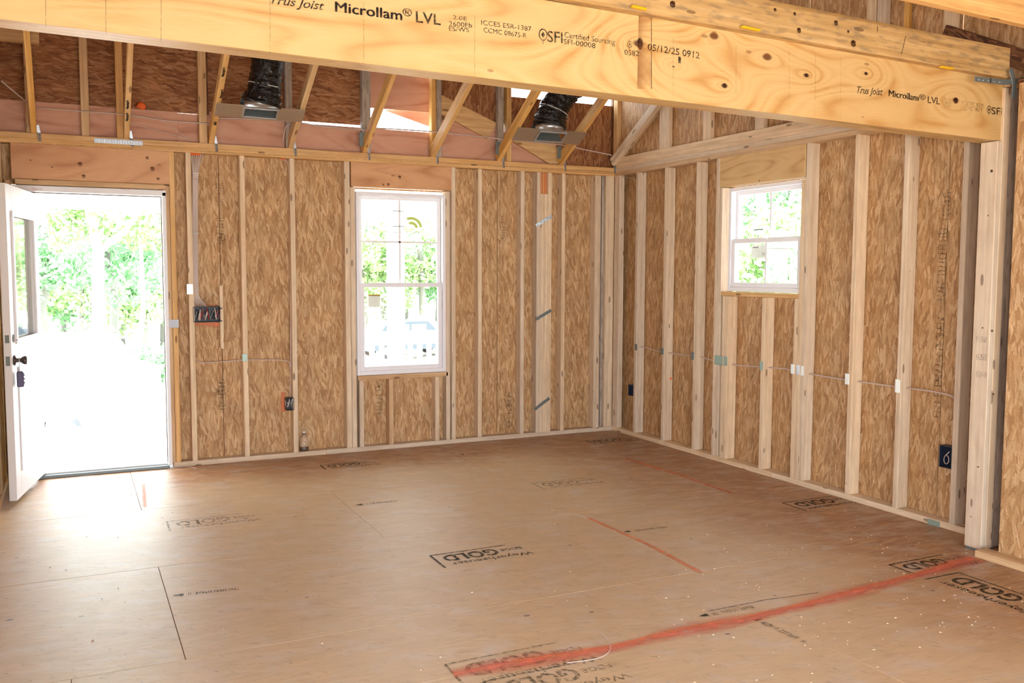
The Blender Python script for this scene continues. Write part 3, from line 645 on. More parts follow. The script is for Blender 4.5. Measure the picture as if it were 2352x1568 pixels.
# local axes: X along the leaf, Y up, Z = X x Y
zs = 1 if leafm.to_3x3().col[2].dot(ln) > 0 else -1
def lbox(name, x0, x1, y0, y1, z0, z1, mat, parent=leaf, bev=.002):
    c = Vector(((x0+x1)/2, (y0+y1)/2, zs*(z0+z1)/2)); me = boxmesh(abs(x1-x0), abs(y1-y0), abs(z1-z0), mat, bev)
    return link(bpy.data.objects.new(name, me), parent, leafm @ Matrix.Translation(c))
DB, DT = .035, 2.045
GX0, GX1, GZ0, GZ1 = .15, LW-.13, 1.05, 1.86
lbox('stile', 0, GX0, DB, DT, -LT, 0, M['white']); lbox('stile', GX1, LW, DB, DT, -LT, 0, M['white'])
lbox('rail', GX0, GX1, DB, GZ0, -LT, 0, M['white']); lbox('rail', GX0, GX1, GZ1, DT, -LT, 0, M['white'])
for (a, b_, c, d) in ((GX0-.02, GX1+.02, GZ0-.02, GZ0+.012), (GX0-.02, GX1+.02, GZ1-.012, GZ1+.02), (GX0-.02, GX0+.012, GZ0, GZ1), (GX1-.012, GX1+.02, GZ0, GZ1)):
    lbox('glazing_bead', a, b_, c, d, -.002, .012, M['vinyl']); lbox('glazing_bead', a, b_, c, d, -LT-.012, -LT+.002, M['vinyl'])
lbox('door_glass', GX0, GX1, GZ0, GZ1, -.026, -.02, M['glass'])
for (a, b_) in ((.12, GX1),):
    for (c, d) in ((.20, .88),):
        lbox('raised_panel', a+.03, b_-.03+.02, c, d, -.001, .008, M['white'])
def lathe_leaf(name, prof, x, y, mat, z=0):
    mw = leafm @ Matrix.Translation((x, y, z)) @ (Matrix.Rotation(0 if zs > 0 else math.pi, 4, 'X'))
    return lathe(name, prof, mat, leaf, mw, 18)
KX, KZ = LW-.06, .93
lathe_leaf('door_knob', [(.033, 0), (.034, .008), (.014, .014), (.012, .035), (.022, .048), (.028, .062), (.026, .074), (.0, .076)], KX, KZ, M['bronze'])
lathe_leaf('deadbolt_bore', [(.027, -.001), (.027, .002), (0, .002)], KX, KZ+.14, M['seal'])
lbox('latch_plate', LW-.0005, LW+.002, KZ-.03, KZ+.03, -.034, -.010, M['steel_dull']); lbox('latch_plate', LW-.0005, LW+.002, KZ+.115, KZ+.165, -.034, -.010, M['steel_dull'])
for z in (.25, 1.0, 1.8): box('hinge', (-4.93, -.03, z), (-4.82, .01, z+.09), M['steel_dull'], dr, .001)
# key safe hanging from the knob
kp = leafm @ Vector((KX, KZ, zs*.03)); ks = thing('key_safe', 'small dark blue key lock box hanging from the door knob', 'lock box', kp-Vector((0, 0, .17)))
tube('shackle', smooth_path([kp+Vector((0, .018, -.075)), kp+Vector((0, .018, -.0)), kp+Vector((0, 0, .018)), kp+Vector((0, -.018, 0)), kp+Vector((0, -.018, -.075))], 5), .003, M['steel'], ks)
box('case', kp+Vector((-.018, -.032, -.17)), kp+Vector((.022, .032, -.072)), M['lock'], ks, .006)
for k in (-.095, -.12, -.145): box('dial', kp+Vector((.021, -.012, k-.006)), kp+Vector((.027, .012, k+.006)), M['steel_dull'], ks, .001)

# ================================================================ WINDOWS
def window(name, xf, W0, W1, Z0, Z1, ax, meet=None, depth0=.004):
    """ax 0: window in the back wall (W along x), ax 1: in the right wall (W along y)"""
    w = struct(name)
    def P(a, d, z): return (a, d, z) if ax == 0 else (d, a, z)
    def bb(nm, a0, a1, d0, d1, z0, z1, mat='vinyl', par=w, bev=.002): return box(nm, P(a0, d0, z0), P(a1, d1, z1), M[mat], par, bev)
    fw_, d0 = .028, depth0
    bb('frame', W0, W0+fw_, d0, d0+.09, Z0, Z1); bb('frame', W1-fw_, W1, d0, d0+.09, Z0, Z1)
    bb('frame', W0+fw_, W1-fw_, d0, d0+.09, Z0, Z0+.034); bb('frame', W0+fw_, W1-fw_, d0, d0+.09, Z1-.026, Z1)
    zm = (Z0+Z1)/2 if meet is None else meet
    for (za, zb, dd, sw) in ((Z0+.034, zm+.02, d0+.012, .036), (zm-.015, Z1-.026, d0+.05, .03)):
        s = bpy.data.objects.new('sash', None); link(s, w)
        a0, a1 = W0+fw_+.002, W1-fw_-.002
        bb('stile', a0, a0+sw, dd, dd+.03, za, zb, par=s); bb('stile', a1-sw, a1, dd, dd+.03, za, zb, par=s)
        bb('rail', a0+sw, a1-sw, dd, dd+.03, za, za+sw, par=s); bb('rail', a0+sw, a1-sw, dd, dd+.03, zb-sw, zb, par=s)
        bb('pane', a0+sw, a1-sw, dd+.013, dd+.018, za+sw, zb-sw, 'glass', s, 0)
        bb('sash_lock', (a0+a1)/2-.03, (a0+a1)/2+.03, dd-.008, dd+.002, zb-.016, zb-.004, par=s) if dd < d0+.03 else None
        if dd > d0+.03 or ax == 1:
            bb('muntin', (a0+a1)/2-.008, (a0+a1)/2+.008, dd+.011, dd+.0135, za+sw, zb-sw, par=s, bev=0)
            if ax == 0: bb('muntin', a0+sw, a1-sw, dd+.011, dd+.0135, (za+zb)/2-.008, (za+zb)/2+.008, par=s, bev=0)
    return w
w1 = window('window_1', 0, -2.477, -1.690, .637, 2.152, 0, 1.385)
w2 = window('window_2', 0, -2.43, -1.62, 1.355, 2.15, 1, 1.74, .03)
# manufacturer stickers, seen from behind
st = box('sticker', B(928, 470, .068), B(985, 545, .072), M['glass'], w1, 0)
text('sticker_print', 'Ply Gem', B(962, 537, .066), B(903, 537, .066), .022, (0, -1, 0), M['grey_print'], w1)
# mirrored print: flip it
pr = [o for o in COL.objects if o.name.startswith('sticker_print')][-1]
P0, P1 = B(962, 537, .066), B(903, 537, .066)
pr.matrix_local = frame(P0, Vector((-1, 0, 0)), Vector((0, 0, 1)), Vector((0, 1, 0)))
for k, (r0, r1) in enumerate(((.10, .075), (.06, .035))):
    c = B(945, 525, .0665); n = 10; vs = []; fs = []
    for i in range(n+1):
        a = math.pi*(.05+.6*i/n); vs += [(c.x+r0*math.cos(a), c.y, c.z+r0*math.sin(a)), (c.x+r1*math.cos(a), c.y, c.z+r1*math.sin(a))]
    for i in range(n): fs.append([2*i, 2*i+1, 2*i+3, 2*i+2])
    fromdata('sticker_leaf', vs, fs, M['lime'], w1)
box('paper_label', B(846, 678, .04), B(873, 705, .043), M['paper'], w1, 0); box('paper_label', B(846, 676, .04), B(873, 679, .043), M['yellow'], w1, 0)
for (u, v) in ((915, 484), (916, 519)):
    P = B(u, v, .064); box('label_clip', P+Vector((-.05, 0, -.006)), P+Vector((.05, .004, .0)), M['steel_dull'], w1, 0)
box('paper_label', R(1726, 562, .09), R(1815, 592, .094), M['paper'], w2, 0)
P0 = R(1778, 586, .088); text('sticker_print', 'Ply Gem', P0, P0+Vector((0, .13, 0)), .03, (-1, 0, 0), M['grey_print'], w2)
pr = [o for o in COL.objects if o.name.startswith('sticker_print')][-1]; pr.matrix_local = frame(P0, Vector((0, 1, 0)), Vector((0, 0, 1)), Vector((1, 0, 0)))
P = R(1742, 527, .05); box('label_clip', P+Vector((0, -.05, -.006)), P+Vector((.004, .05, .004)), M['steel_dull'], w2, 0)
P = R(1735, 568, .05); box('label_clip', P+Vector((0, -.03, -.004)), P+Vector((.004, .03, .004)), M['grey_print'], w2, 0)

# ================================================================ LVL BEAM AND THE CHORDS OVER IT
YB = -4.07
Lf = B(-330, 10, YB); Rf = B(2303, 324, YB)
Lf = Rf+(B(20, 46, YB)-Rf)*1.06
BH, BT = .330, .118
bd = (Lf-Rf).normalized()
beam = thing('laminated_beam', 'deep laminated veneer lumber beam with black printing across the room', 'beam', (Rf+Lf)/2)
bu = Vector((0, 0, 1)); bu = (bu-bd*bu.dot(bd)).normalized()
cc = (Rf+Lf)/2+bu*BH/2+Vector((0, BT/2, 0))
def bpt(u, v): return B(u, v, YB)
Xb = -bd; XR = Rf
# u measured from left end: knots given by pixel
def buv(u, v):
    P = bpt(u, v)-cc; return (P.dot(Xb), P.dot(bu))
knots = []
for (u, v, r) in ((1467, 100, .02), (1640, 83, .018), (1762, 131, .02), (1664, 197, .014), (1852, 173, .014), (1989, 169, .011), (2195, 230, .018), (1547, 153, .006), (470, 36, .006), (760, 34, .008)):
    a, b_ = buv(u, v); knots.append((a+.31+0, b_+.17, r))
M['lvl'] = veneer('lvl_veneer', [(176, 116, 60), (206, 156, 92), (222, 184, 124)], knots=(), freq=7, rnd=False, stretch=(.5, 2.2, 1))
bmx = Vector((0, 0, 1))
me = boxmesh((Rf-Lf).length, BH, BT, M['lvl'], .002, False)
# put metres into UVs so the knots land where they are measured
ul = me.uv_layers['UVMap']
for p in me.polygons:
    for li in p.loop_indices:
        c = me.vertices[me.loops[li].vertex_index].co
        ul.data[li].uv = (c.x, c.y) if abs(p.normal.z) > .5 else (c.x, c.z*3+1.3)
kn2 = []
for (u, v, r) in ((1467, 100, .022), (1640, 83, .02), (1762, 131, .022), (1664, 197, .015), (1852, 173, .015), (1989, 169, .011), (2195, 230, .018), (1547, 153, .006)):
    a, b_ = buv(u, v); kn2.append((a, b_, r))
mt = veneer('lvl_veneer_knotty', [(184, 138, 80), (198, 158, 100), (208, 174, 120)], knots=kn2, freq=4, rnd=False, stretch=(.5, 2.2, 1))
me.materials.clear(); me.materials.append(mt)
link(bpy.data.objects.new('beam_face', me), beam, frame(cc, Xb, bu, Xb.cross(bu)))
N = (0, -1, 0)
def bprint(s, u0, v0, u1, v1, capx, shear=0, bold=0, mat='ink', name='printing'):
    P0, P1 = bpt(u0, v0), bpt(u1, v1)
    cap = (bpt(u0, v0-capx)-P0).length; return text(name, s, P0, P1, cap, N, M[mat], beam, shear, bold, .002)
bprint('Trus Joist', 622, 8, 745, 24, 20, .35, .01)
bprint('Microllam', 769, 27, 922, 47, 23); bprint('Microllam', 771, 27.3, 924, 47.3, 23); bprint('Microllam', 770, 26, 923, 46, 23); bprint('\u00ae', 924, 36, 946, 39, 17, 0, .01); bprint('LVL', 955, 51, 1012, 58, 25, 0, .012)
bprint('2.0E', 1040, 44, 1072, 48, 9); bprint('2600Fb', 1031, 60, 1084, 64, 11); bprint('ES/WS', 1031, 71, 1077, 74, 10)
bprint('ICCES ESR-1387', 1105, 57, 1220, 72, 11); bprint('CCMC 08675-R', 1110, 74, 1209, 88, 11)
bprint('SFI', 1257, 96, 1292, 99, 25, 0, .008); bprint('Certified Sourcing', 1296, 86, 1412, 103, 13); bprint('SFI-00008', 1294, 101, 1367, 111, 12)
# leaf emblem: ring, heart and stem
def ringmark(u, v, r, par):
    c = bpt(u, v); n = 16; vs = []; fs = []
    for i in range(n):
        a = 2*math.pi*i/n
        for rr in (r, r*.8): vs.append((c.x+rr*.8*math.cos(a), c.y-.002, c.z+rr*math.sin(a)))
    for i in range(n): j = (i+1) % n; fs.append([2*i, 2*i+1, 2*j+1, 2*j])
    b0 = len(vs)
    for dx, dz in ((-.35, 0), (0, .5), (.35, 0), (0, -.5)): vs.append((c.x+dx*r, c.y-.002, c.z+dz*r))
    fs.append([b0, b0+3, b0+2, b0+1])
    b0 = len(vs)
    for dx, dz in ((-.06, -1), (.06, -1), (.06, -1.5), (-.06, -1.5)): vs.append((c.x+dx*r, c.y-.002, c.z+dz*r))
    fs.append([b0, b0+3, b0+2, b0+1]); fromdata('emblem', vs, fs, M['ink'], par)
ringmark(1247, 80, .024, beam)
bprint('0582', 1434, 126, 1467, 129, 12); bprint('05/12/25 0912', 1487, 115, 1606, 135, 15, 0, .006); bprint('1', 1557, 145, 1563, 146, 15)
ringmark(1446, 102, .014, beam)
bprint('Trus Joist', 1968, 214, 2027, 219, 16, .35, .01); bprint('Microllam', 2040, 221, 2108, 232, 15); bprint('Microllam', 2041.2, 221.2, 2109.2, 232.2, 15); bprint('\u00ae', 2110, 228, 2125, 230, 12, 0, .01); bprint('LVL', 2130, 236, 2158, 240, 15, 0, .012)
bprint('2600Fb', 2168, 244, 2184, 247, 20, 0, 0, 'ink_faint'); bprint('ICCES ESR', 2208, 241, 2260, 248, 9, 0, 0, 'ink_faint'); bprint('CCMC 0867', 2206, 252, 2256, 257, 9, 0, 0, 'ink_faint'); bprint('SFI', 2276, 262, 2302, 264, 16, 0, .01)
ringmark(2271, 252, .02, beam)
# scarf joint: darker overlap strip and its edge line
def bstrip(nm, u0, v0, u1, v1, w, mat): strip(nm, [bpt(u0, v0), bpt(u1, v1)], w, mat, beam, N, .0016)
M['stain'] = inkmat('scarf_stain', (150, 92, 44), .42, 6)
pv = [bpt(1467, 24), bpt(1496, 28), bpt(1495, 206), bpt(1463, 204)]
fromdata('scarf_overlap', [p+Vector((0, -.0012, 0)) for p in pv], [[0, 1, 2, 3][::-1]], M['stain'], beam)
bstrip('scarf_edge', 1496, 26, 1496, 205, .003, M['ink'])
for u in (105, 243, 370, 620, 835, 1090, 1546, 1690, 1812, 1872, 1930): bstrip('check_line', u, max(0, 60+.115*u-150), u, 52+.115*u, .0015, M['ink_faint'])
spot(bpt(1470, 100), .013, N, beam, asp=2.0); spot(bpt(2195, 231), .016, N, beam); spot(bpt(1664, 197), .011, N, beam); spot(bpt(1852, 173), .009, N, beam); spot(bpt(1989, 169), .008, N, beam)
spot(bpt(1762, 131), .018, N, beam, M['stain']); spot(bpt(1640, 83), .02, N, beam, M['stain'])
# ply lines along the underside
for k in (1, 2):
    a = Rf+Vector((0, BT*k/3, -.0004)); b_ = Lf+Vector((0, BT*k/3, -.0004)); strip('ply_line', [a, b_], .002, M['ink_faint'], beam, (0, 0, -1), .0006)

ZC = 2.548
def chord(nm, y, z0, label, x0=-7.9, x1=-.02, h=.14, slope=0.0):
    t = thing(nm, label, 'timber', ((x0+x1)/2, y, z0), 'horizontal truss chords above the beam')
    board('chord', (x0, y, z0+h/2+slope*(x0-x1)), (x1, y, z0+h/2), (0, 0, 1), h, .038, M['pine_chord'], t); return t
Pc0, Pc1 = B(1500, 34, -4.115), B(2318, 180, -4.115)
t = thing('truss_chord', 'stained horizontal timber lying along the top of the printed beam', 'timber', (Pc0+Pc1)/2)
dr_ = (Pc1-Pc0).normalized(); ub = Vector((0, 0, 1)); ub = (ub-dr_*ub.dot(dr_)).normalized()
A0 = Pc0-dr_*3.0; A1 = Pc1
board('chord', A0+ub*.078+Vector((0, .06, 0)), A1+ub*.078+Vector((0, .06, 0)), (0, 0, 1), .152, .118, M['pine_chord'], t)
for (u, v, r) in ((1780, 23, .008), (1825, 32, .008), (1920, 53, .012), (1948, 73, .007), (1960, 100, .016), (1835, 70, .012), (1545, 10, .014)): spot(B(u, v, -4.115), r, N, t)
P0, P1 = B(2110, 95, -4.115), B(2145, 100, -4.115); strip('pencil_mark', [P0, P1], .004, M['ink_faint'], t, N)
for (u0, v0, u1, v1) in ((2070, 125, 2080, 83), (2015, 60, 2015, 73)): strip('pencil_mark', [B(u0, v0, -4.115), B(u1, v1, -4.115)], .003, M['ink'], t, N)
for (u0, v0, u1, v1) in ((1451, 14, 1484, 22), (1703, 61, 1745, 70), (2160, 153, 2188, 158)):
    P0, P1 = B(u0, v0, -4.13), B(u1, v1, -4.13)
    board('foam_shim', P0, P1, (0, 0, 1), .010, .02, M['yellow'], t)
Pn0, Pn1 = B(2060, 0, -4.70), B(2352, 65, -4.70)
dn = (Pn1-Pn0).normalized(); t = thing('truss_chord', 'brightly lit timber nearest the camera at the top right corner', 'timber', (Pn0+Pn1)/2)
board('chord', Pn0-dn*4+Vector((0, -.02, .09)), Pn1+dn*.55+Vector((0, -.02, .09)), (0, 0, 1), .18, .04, M['pine_warm'], t)

# ================================================================ POST UNDER THE BEAM
post = thing('built_up_post', 'built-up timber post of stacked studs holding the beam end', 'post', (-.1, -4.03, 0))
px0 = -.216; zb = Rf.z
lay = [(.038, 'pine', zb-.003, 0), (.052, 'pine', 2.47, .0), (.126, 'pine_grey', 2.47, .006)]
x = px0
for k, (w, mt_, z1, dy) in enumerate(lay):
    y0 = -4.085+dy; box('stud', (x, y0, .012), (x+w-.001, YPO-.004+dy*0, z1), M[mt_], post); x += w
box('post_base', (px0+.002, -4.075, 0), (-.09, YPO-.01, .012), M['steel_dull'], post, .001)
box('cap_block', (-.165, -4.10, 2.472), (.0, YPO+.02, 2.50), M['pine_warm'], post)
for u, v, r in ((2278, 393, .008), (2257, 753, .005), (2279, 760, .007), (2270, 495, .004), (2282, 905, .006), (2247, 1072, .005), (2230, 1186, .004)): spot(hit(u, v, 0, px0), r, (-1, 0, 0), post)
for (v0, s) in ((775, '//// 2'), (815, '####'), (855, '#//# 8')):
    P = hit(2243, v0+10, 0, px0); scribble('grade_stamp', 6, P, P+Vector((0, -.06, .0)), .03, (-1, 0, 0), M['ink_purple'], post, v0)
# galvanised strap joining beam, chord and post
sp = thing('steel_strap', 'galvanised twist strap nailed over the beam end and post top', 'strap', B(2300, 190, -4.14))
strap = [B(2240, 181, -4.145), B(2275, 185, -4.145), B(2308, 189, -4.145), B(2335, 186, -4.145), B(2375, 178, -4.145)]
def flat(name, pts, w, th, mat, parent, nrm):
    for a, b_ in zip(pts, pts[1:]):
        Z = Vector(nrm); d = (b_-a).normalized(); board(name, a-d*.004, b_+d*.004, Z.cross(d), w, th, mat, parent, .001)
flat('band', strap, .026, .003, M['steel_dull'], sp, N); flat('band', [B(2322, 160, -4.148), B(2330, 190, -4.148), B(2328, 225, -4.148)], .03, .003, M['steel_dull'], sp, N)
for u in (2248, 2258, 2270, 2283, 2296): P = B(u, 182+.12*(u-2240), -4.148); blob('nail_head', P, .004, M['steel'], sp, seed=u)

# ================================================================ SLOPED JOISTS AND THEIR TIES
xr = [-4.80, -4.196, -3.600, -3.001, -2.399, -1.800, -1.182, -.565]
lab = ['sloped joist nearest the left wall above the open door', 'sloped joist with two black curls of spray near its foot', 'sloped joist left of the first duct with black spray marks',
       'sloped joist right of the first duct, above the bare wall bay', 'sloped joist whose foot stands over the double-hung window', 'sloped joist at the right jamb of the double-hung window',
       'sloped joist left of the second duct', 'sloped joist right of the second duct, last before the corner']
tops = [(60, 68), (300, 95), (522, 118), (728, 140), (910, 158), (1088, 180), (1245, 198), (1400, 217)]
rv = []
for i, x in enumerate(xr):
    T = R(tops[i][0], tops[i][1], x); s = (T.z-ZT-.01)/(-T.y); rv.append(s)
    r = thing('sloped_joist', lab[i], 'joist', (x, 0, ZT), 'sloped ceiling joists over the back wall')
    d = Vector((0, -1, s)).normalized(); u_ = Vector((0, s, 1)).normalized(); e = 3.55
    board('joist', Vector((x, .02, ZT-.012))+u_*.048, Vector((x, -e, ZT+s*e-.012))+u_*.048, (0, 0, 1), SD, PT, M['pine_rafter'], r)
    # hurricane tie: twisted galvanised tab on joist side and plate face
    tx = x+PT/2+.012
    tie = bpy.data.objects.new('hurricane_tie', None); link(tie, r, Matrix.Translation((tx, 0, ZT)))
    board('tie_strap', (tx-.008, -.006, ZT+.055), (tx+.002, -.004, ZT), (1, 0, 0), .022, .003, M['steel'], tie, .0005)
    board('tie_strap', (tx+.002, -.004, ZT+.002), (tx+.008, -.003, ZT-.058), (1, .5, 0), .026, .003, M['steel'], tie, .0005)
    for k in (0, .02, .04): blob('tie_nail', (tx+.005, -.008, ZT-.012-k), .0035, M['steel_dull'], tie, seed=k)
def joistmark(i, u, v, w, h, par, kind):
    x = xr[i]; s = rv[i]; nn = Vector((0, -s, -1)).normalized()
    # underside plane of the joist: through (x,0,ZT-.012+..) with normal nn
    P0 = Vector((x, 0, ZT-.012))+Vector((0, s, 1)).normalized()*(.048-SD/2); d = ray(u, v); t = (P0-CP).dot(nn)/d.dot(nn); P = CP+d*t; P.x = min(max(P.x, x-.008), x+.008)
    al = Vector((0, -1, s)).normalized(); n = 9; pts = []
    for k in range(n):
        a = -1.2+2.4*k/(n-1)
        pts.append(P+Vector((1, 0, 0))*(math.cos(a)*w-.55*w)+al*math.sin(a)*h if kind == 'arc' else P+al*(k/(n-1)-.5)*h)
    strip('spray_mark', pts, .016 if kind == 'arc' else w, M['ink'], par, nn, .002)
joists = [o for o in COL.objects if o.name.startswith('sloped_joist')]
for (u, v, k) in ((292, 240, 'arc'), (291, 268, 'arc')): joistmark(1, u, v, .013, .045, joists[1], k)
for (u, v, k) in ((512, 165, 'arc'), (508, 215, 'arc')): joistmark(2, u, v, .013, .05, joists[2], k)
for (u, v) in ((497, 262), (494, 283)): joistmark(2, u, v, .02, .04, joists[2], 'bar')
# ridged mending strap on the top plate, grey straps at the corner
ms = thing('mending_strap', 'ridged galvanised strap nailed across the top plate above the door', 'strap', B(272, 326, -.006))
a, b_ = B(216, 322, -.008), B(328, 329, -.008); board('band', a, b_, (0, 0, 1), .034, .004, M['steel'], ms, .001)
for k in range(9): P = a.lerp(b_, (k+.5)/9); box('ridge', P+Vector((-.012, -.006, -.012)), P+Vector((.008, 0, .012)), M['steel'], ms, .004)
for (u, v, nm) in ((1417, 381, 'grey steel clip at the corner where the two top plates meet'),):
    t = tag(box('steel_clip', B(u-6, v-13, -.01), B(u+5, v+17, -.014), M['steel_dull']), nm, 'clip')
for i, x in ((4, -2.43), (6, -1.21), (7, -.60)):
    box('web_plate', (x-.02, -.02, ZT+.05), (x+.02, -.015, ZT+.16), M['steel_dull'], wb, .001)

# ================================================================ DUCTS
def duct(i0, px_tl, px_tr, px_bl, px_br, hose, radii, vent, label):
    s = (rv[i0]+rv[i0+1])/2; x0, x1 = xr[i0]+PT/2, xr[i0+1]-PT/2
    nn = Vector((0, -s, -1)).normalized(); P0 = Vector((0, 0, ZT-.02))
    def on(u, v): d = ray(u, v); t = (P0-CP).dot(nn)/d.dot(nn); return CP+d*t
    A, Bq = on(*px_tl), on(*px_tr); C_, D = on(*px_br), on(*px_bl)
    ctr = (A+Bq+C_+D)/4; al = Vector((0, -1, s)).normalized(); Lh = abs(((A+Bq)/2-(C_+D)/2).dot(al))
    t = thing('flexible_duct', label, 'duct', ctr, 'black flexible ducts ending in ceiling boots')
    xa, xb = xr[i0]-.02, xr[i0+1]+.02
    c0 = Vector(((xa+xb)/2, ctr.y, ctr.z))
    def pl(name, xa, xb, a0, a1, th, mat, off=0):
        p0 = c0+al*(a0+a1)/2+nn*off; p0.x = xa; p1 = p0.copy(); p1.x = xb; return board(name, p0, p1, al, abs(a1-a0), th, mat, t, .001)
    V0, V1 = on(*vent[0]), on(*vent[1]); va, vb = V0.x, V1.x; hv = Lh*.36
    M.setdefault('pan', plain('galvanised_pan', (182, 168, 150), .38, .75, var=.12))
    pl('mounting_pan', xa, va, -Lh/2, Lh/2, .002, M['pan']); pl('mounting_pan', vb, xb, -Lh/2, Lh/2, .002, M['pan'])
    pl('mounting_pan', va, vb, hv, Lh/2, .002, M['pan']); pl('mounting_pan', va, vb, -Lh/2, -hv, .002, M['pan'])
    for (p, q, r, w) in ((va, vb, hv-.008, hv+.004), (va, vb, -hv-.004, -hv+.008), (va, va+.012, -hv, hv), (vb-.012, vb, -hv, hv)): pl('boot_lip', p, q, r, w, .012, M['steel'], .005)
    # boot box behind the opening
    for (p, q, r, w) in ((va, vb, hv-.003, hv), (va, vb, -hv, -hv+.003)): pl('boot_side', p, q, r, w, .12, M['steel_dull'], -.065)
    pl('boot_back', va, vb, -hv, hv, .003, M['steel_dull'], -.125)
    for k in (.25, .75): blob('screw', c0+Vector((va+(vb-va)*k-c0.x, 0, 0))+al*(hv+.006)+nn*.012, .006, M['steel'], t, seed=k)
    pts = smooth_path(hose, 7); n = len(pts); rr = []
    for k in range(n):
        f = k/(n-1)*(len(radii)-1); i = min(int(f), len(radii)-2); rr.append((radii[i]+(radii[i+1]-radii[i])*(f-i))*(1+.05*math.sin(k*2.1)))
    h = tube('duct_hose', pts, .1, M['film'], t, 22, rr)
    rn = random.Random(i0)
    for v in h.data.vertices: v.co *= 1; v.co += Vector((rn.uniform(-.007, .007), rn.uniform(-.007, .007), rn.uniform(-.007, .007)))
    tube('metal_collar', [hose[0]-Vector((0, 0, .035)), hose[0]+Vector((0, 0, .012))], radii[0]*.86, M['steel'], t, 20)
    kk = int(n*.26); tube('zip_tie', [pts[kk], pts[kk]+(pts[kk+1]-pts[kk])*.3], rr[kk]*1.03, M['plate_white'], t, 20, cap=False)
    return t
def hp(u, v, y): return B(u, v, y)
duct(2, (505, 237), (690, 252), (502, 267), (686, 279), [hp(600, 238, -.42), hp(607, 205, -.44), hp(612, 170, -.46), hp(618, 130, -.48), hp(640, 95, -.52), hp(680, 50, -.6)], [.142, .118, .110, .112, .125, .13], ((557, 258), (638, 263)), 'black flexible duct with register boot over the bare wall bays')
duct(6, (1199, 292), (1336, 304), (1186, 322), (1325, 333), [hp(1262, 290, -.40), hp(1268, 262, -.40), hp(1282, 232, -.42), hp(1308, 200, -.46), hp(1345, 165, -.52), hp(1400, 120, -.6)], [.140, .128, .125, .125, .125, .13], ((1232, 312), (1295, 317)), 'black flexible duct with register boot near the room corner')

# ================================================================ CABLES, BOXES, PLATES
def cable(label, pts, r=.0045, group=None, n=6):
    return tag(tube('cable', smooth_path(pts, n), r, M['wire'], None, 5), label, 'cable', group)
x0 = bx(447, 500)
bun = thing('cable_bundle', 'bundle of white cables stapled down the stud to the switch box', 'cable', B(448, 355, .03))
for k in range(7):
    o1 = (k-3)*6; o2 = (k-3)*2.0; o3 = (k-3)*4.5
    tube('cable', smooth_path([B(452+o1*.8, 352, .03), B(449+o2, 400, .03), B(448+o2, 535, .03+.004*(k % 2)), B(449+o2, 660, .03), B(452+o2, 682, .03), B(462+o3, 705, .035)], 6), .004, M['wire'], bun, 5)
for v in (398, 535): tube('cable_tie', [B(442, v, .018), B(456, v, .018)], .004, M['plate_white'], bun, 5)
cable('white cable crossing two stud bays at waist height beside the door', [B(441, 800, .04), B(455, 830, .03), B(500, 831, .03), B(545, 827, .03), B(580, 826, .03), B(650, 827, .03), B(664, 833, .035), B(668, 850, .04)])
cable('white cable running down beside the stud to the outlet box', [B(652, 366, .04), B(665, 400, .03), B(667, 600, .04), B(668, 800, .04), B(666, 912, .04)], .0035)
cable('white cable running through the right wall studs below the window', [R(1462, 796, .03), R(1480, 797, .045), R(1520, 808, .045), R(1600, 818, .045), R(1640, 828, .045), R(1690, 838, .045), R(1760, 843, .045), R(1822, 849, .045), R(1870, 860, .045), R(1945, 872, .045), R(2060, 888, .045), R(2130, 897, .045), R(2180, 907, .045), R(2192, 915, .045)], .005)
cable('long white cable strung along the attic behind the sloped joists', [B(85, 248, -.02), B(180, 255, .0), B(285, 263, .0), B(380, 277, .0), B(480, 284, -.02)], .005)
cable('sagging white cable between the first duct and the window joist', [B(480, 272, -.03), B(540, 272, -.03), B(640, 276, -.03), B(692, 282, -.03), B(740, 290, -.03), B(840, 299, -.03)], .006)
cable('white cable continuing along the attic to the room corner', [B(845, 293, -.03), B(1000, 303, -.03), B(1150, 319, -.03), B(1290, 333, -.03), B(1340, 343, -.03), B(1405, 356, -.03)], .006)
cable('white cable dropping diagonally at the top left corner', [B(4, 186, -.3), B(20, 200, -.2), B(62, 235, -.04)], .006)
cable('thin white cable drooping to the top plate above the door', [B(302, 283, -.0), B(360, 300, -.0), B(436, 320, .0)], .0025)
cable('thin white cable slanting from the orange foam to the top plate', [B(338, 250, .03), B(385, 285, .02), B(436, 322, .01)], .0025)
cable('white cable hooked round the foot of the fourth sloped joist', [B(666, 283, -.03), B(655, 295, -.03), B(650, 325, -.01)], .005)
cable('stray white wire curled on the floor beside the door', [F(400, 1073, .004), F(430, 1071, .004), F(452, 1076, .004), F(448, 1080, .004)], .003)
cable('pale loose string curled across the orange floor line', [F(1302, 1522, .003), F(1370, 1512, .003), F(1400, 1494, .003), F(1397, 1470, .003), F(1380, 1452, .003)], .002)
cable('grey cable running up the corner to the next stud', [R(1425, 408, .03), R(1440, 407, .03), R(1460, 412, .03)], .003)

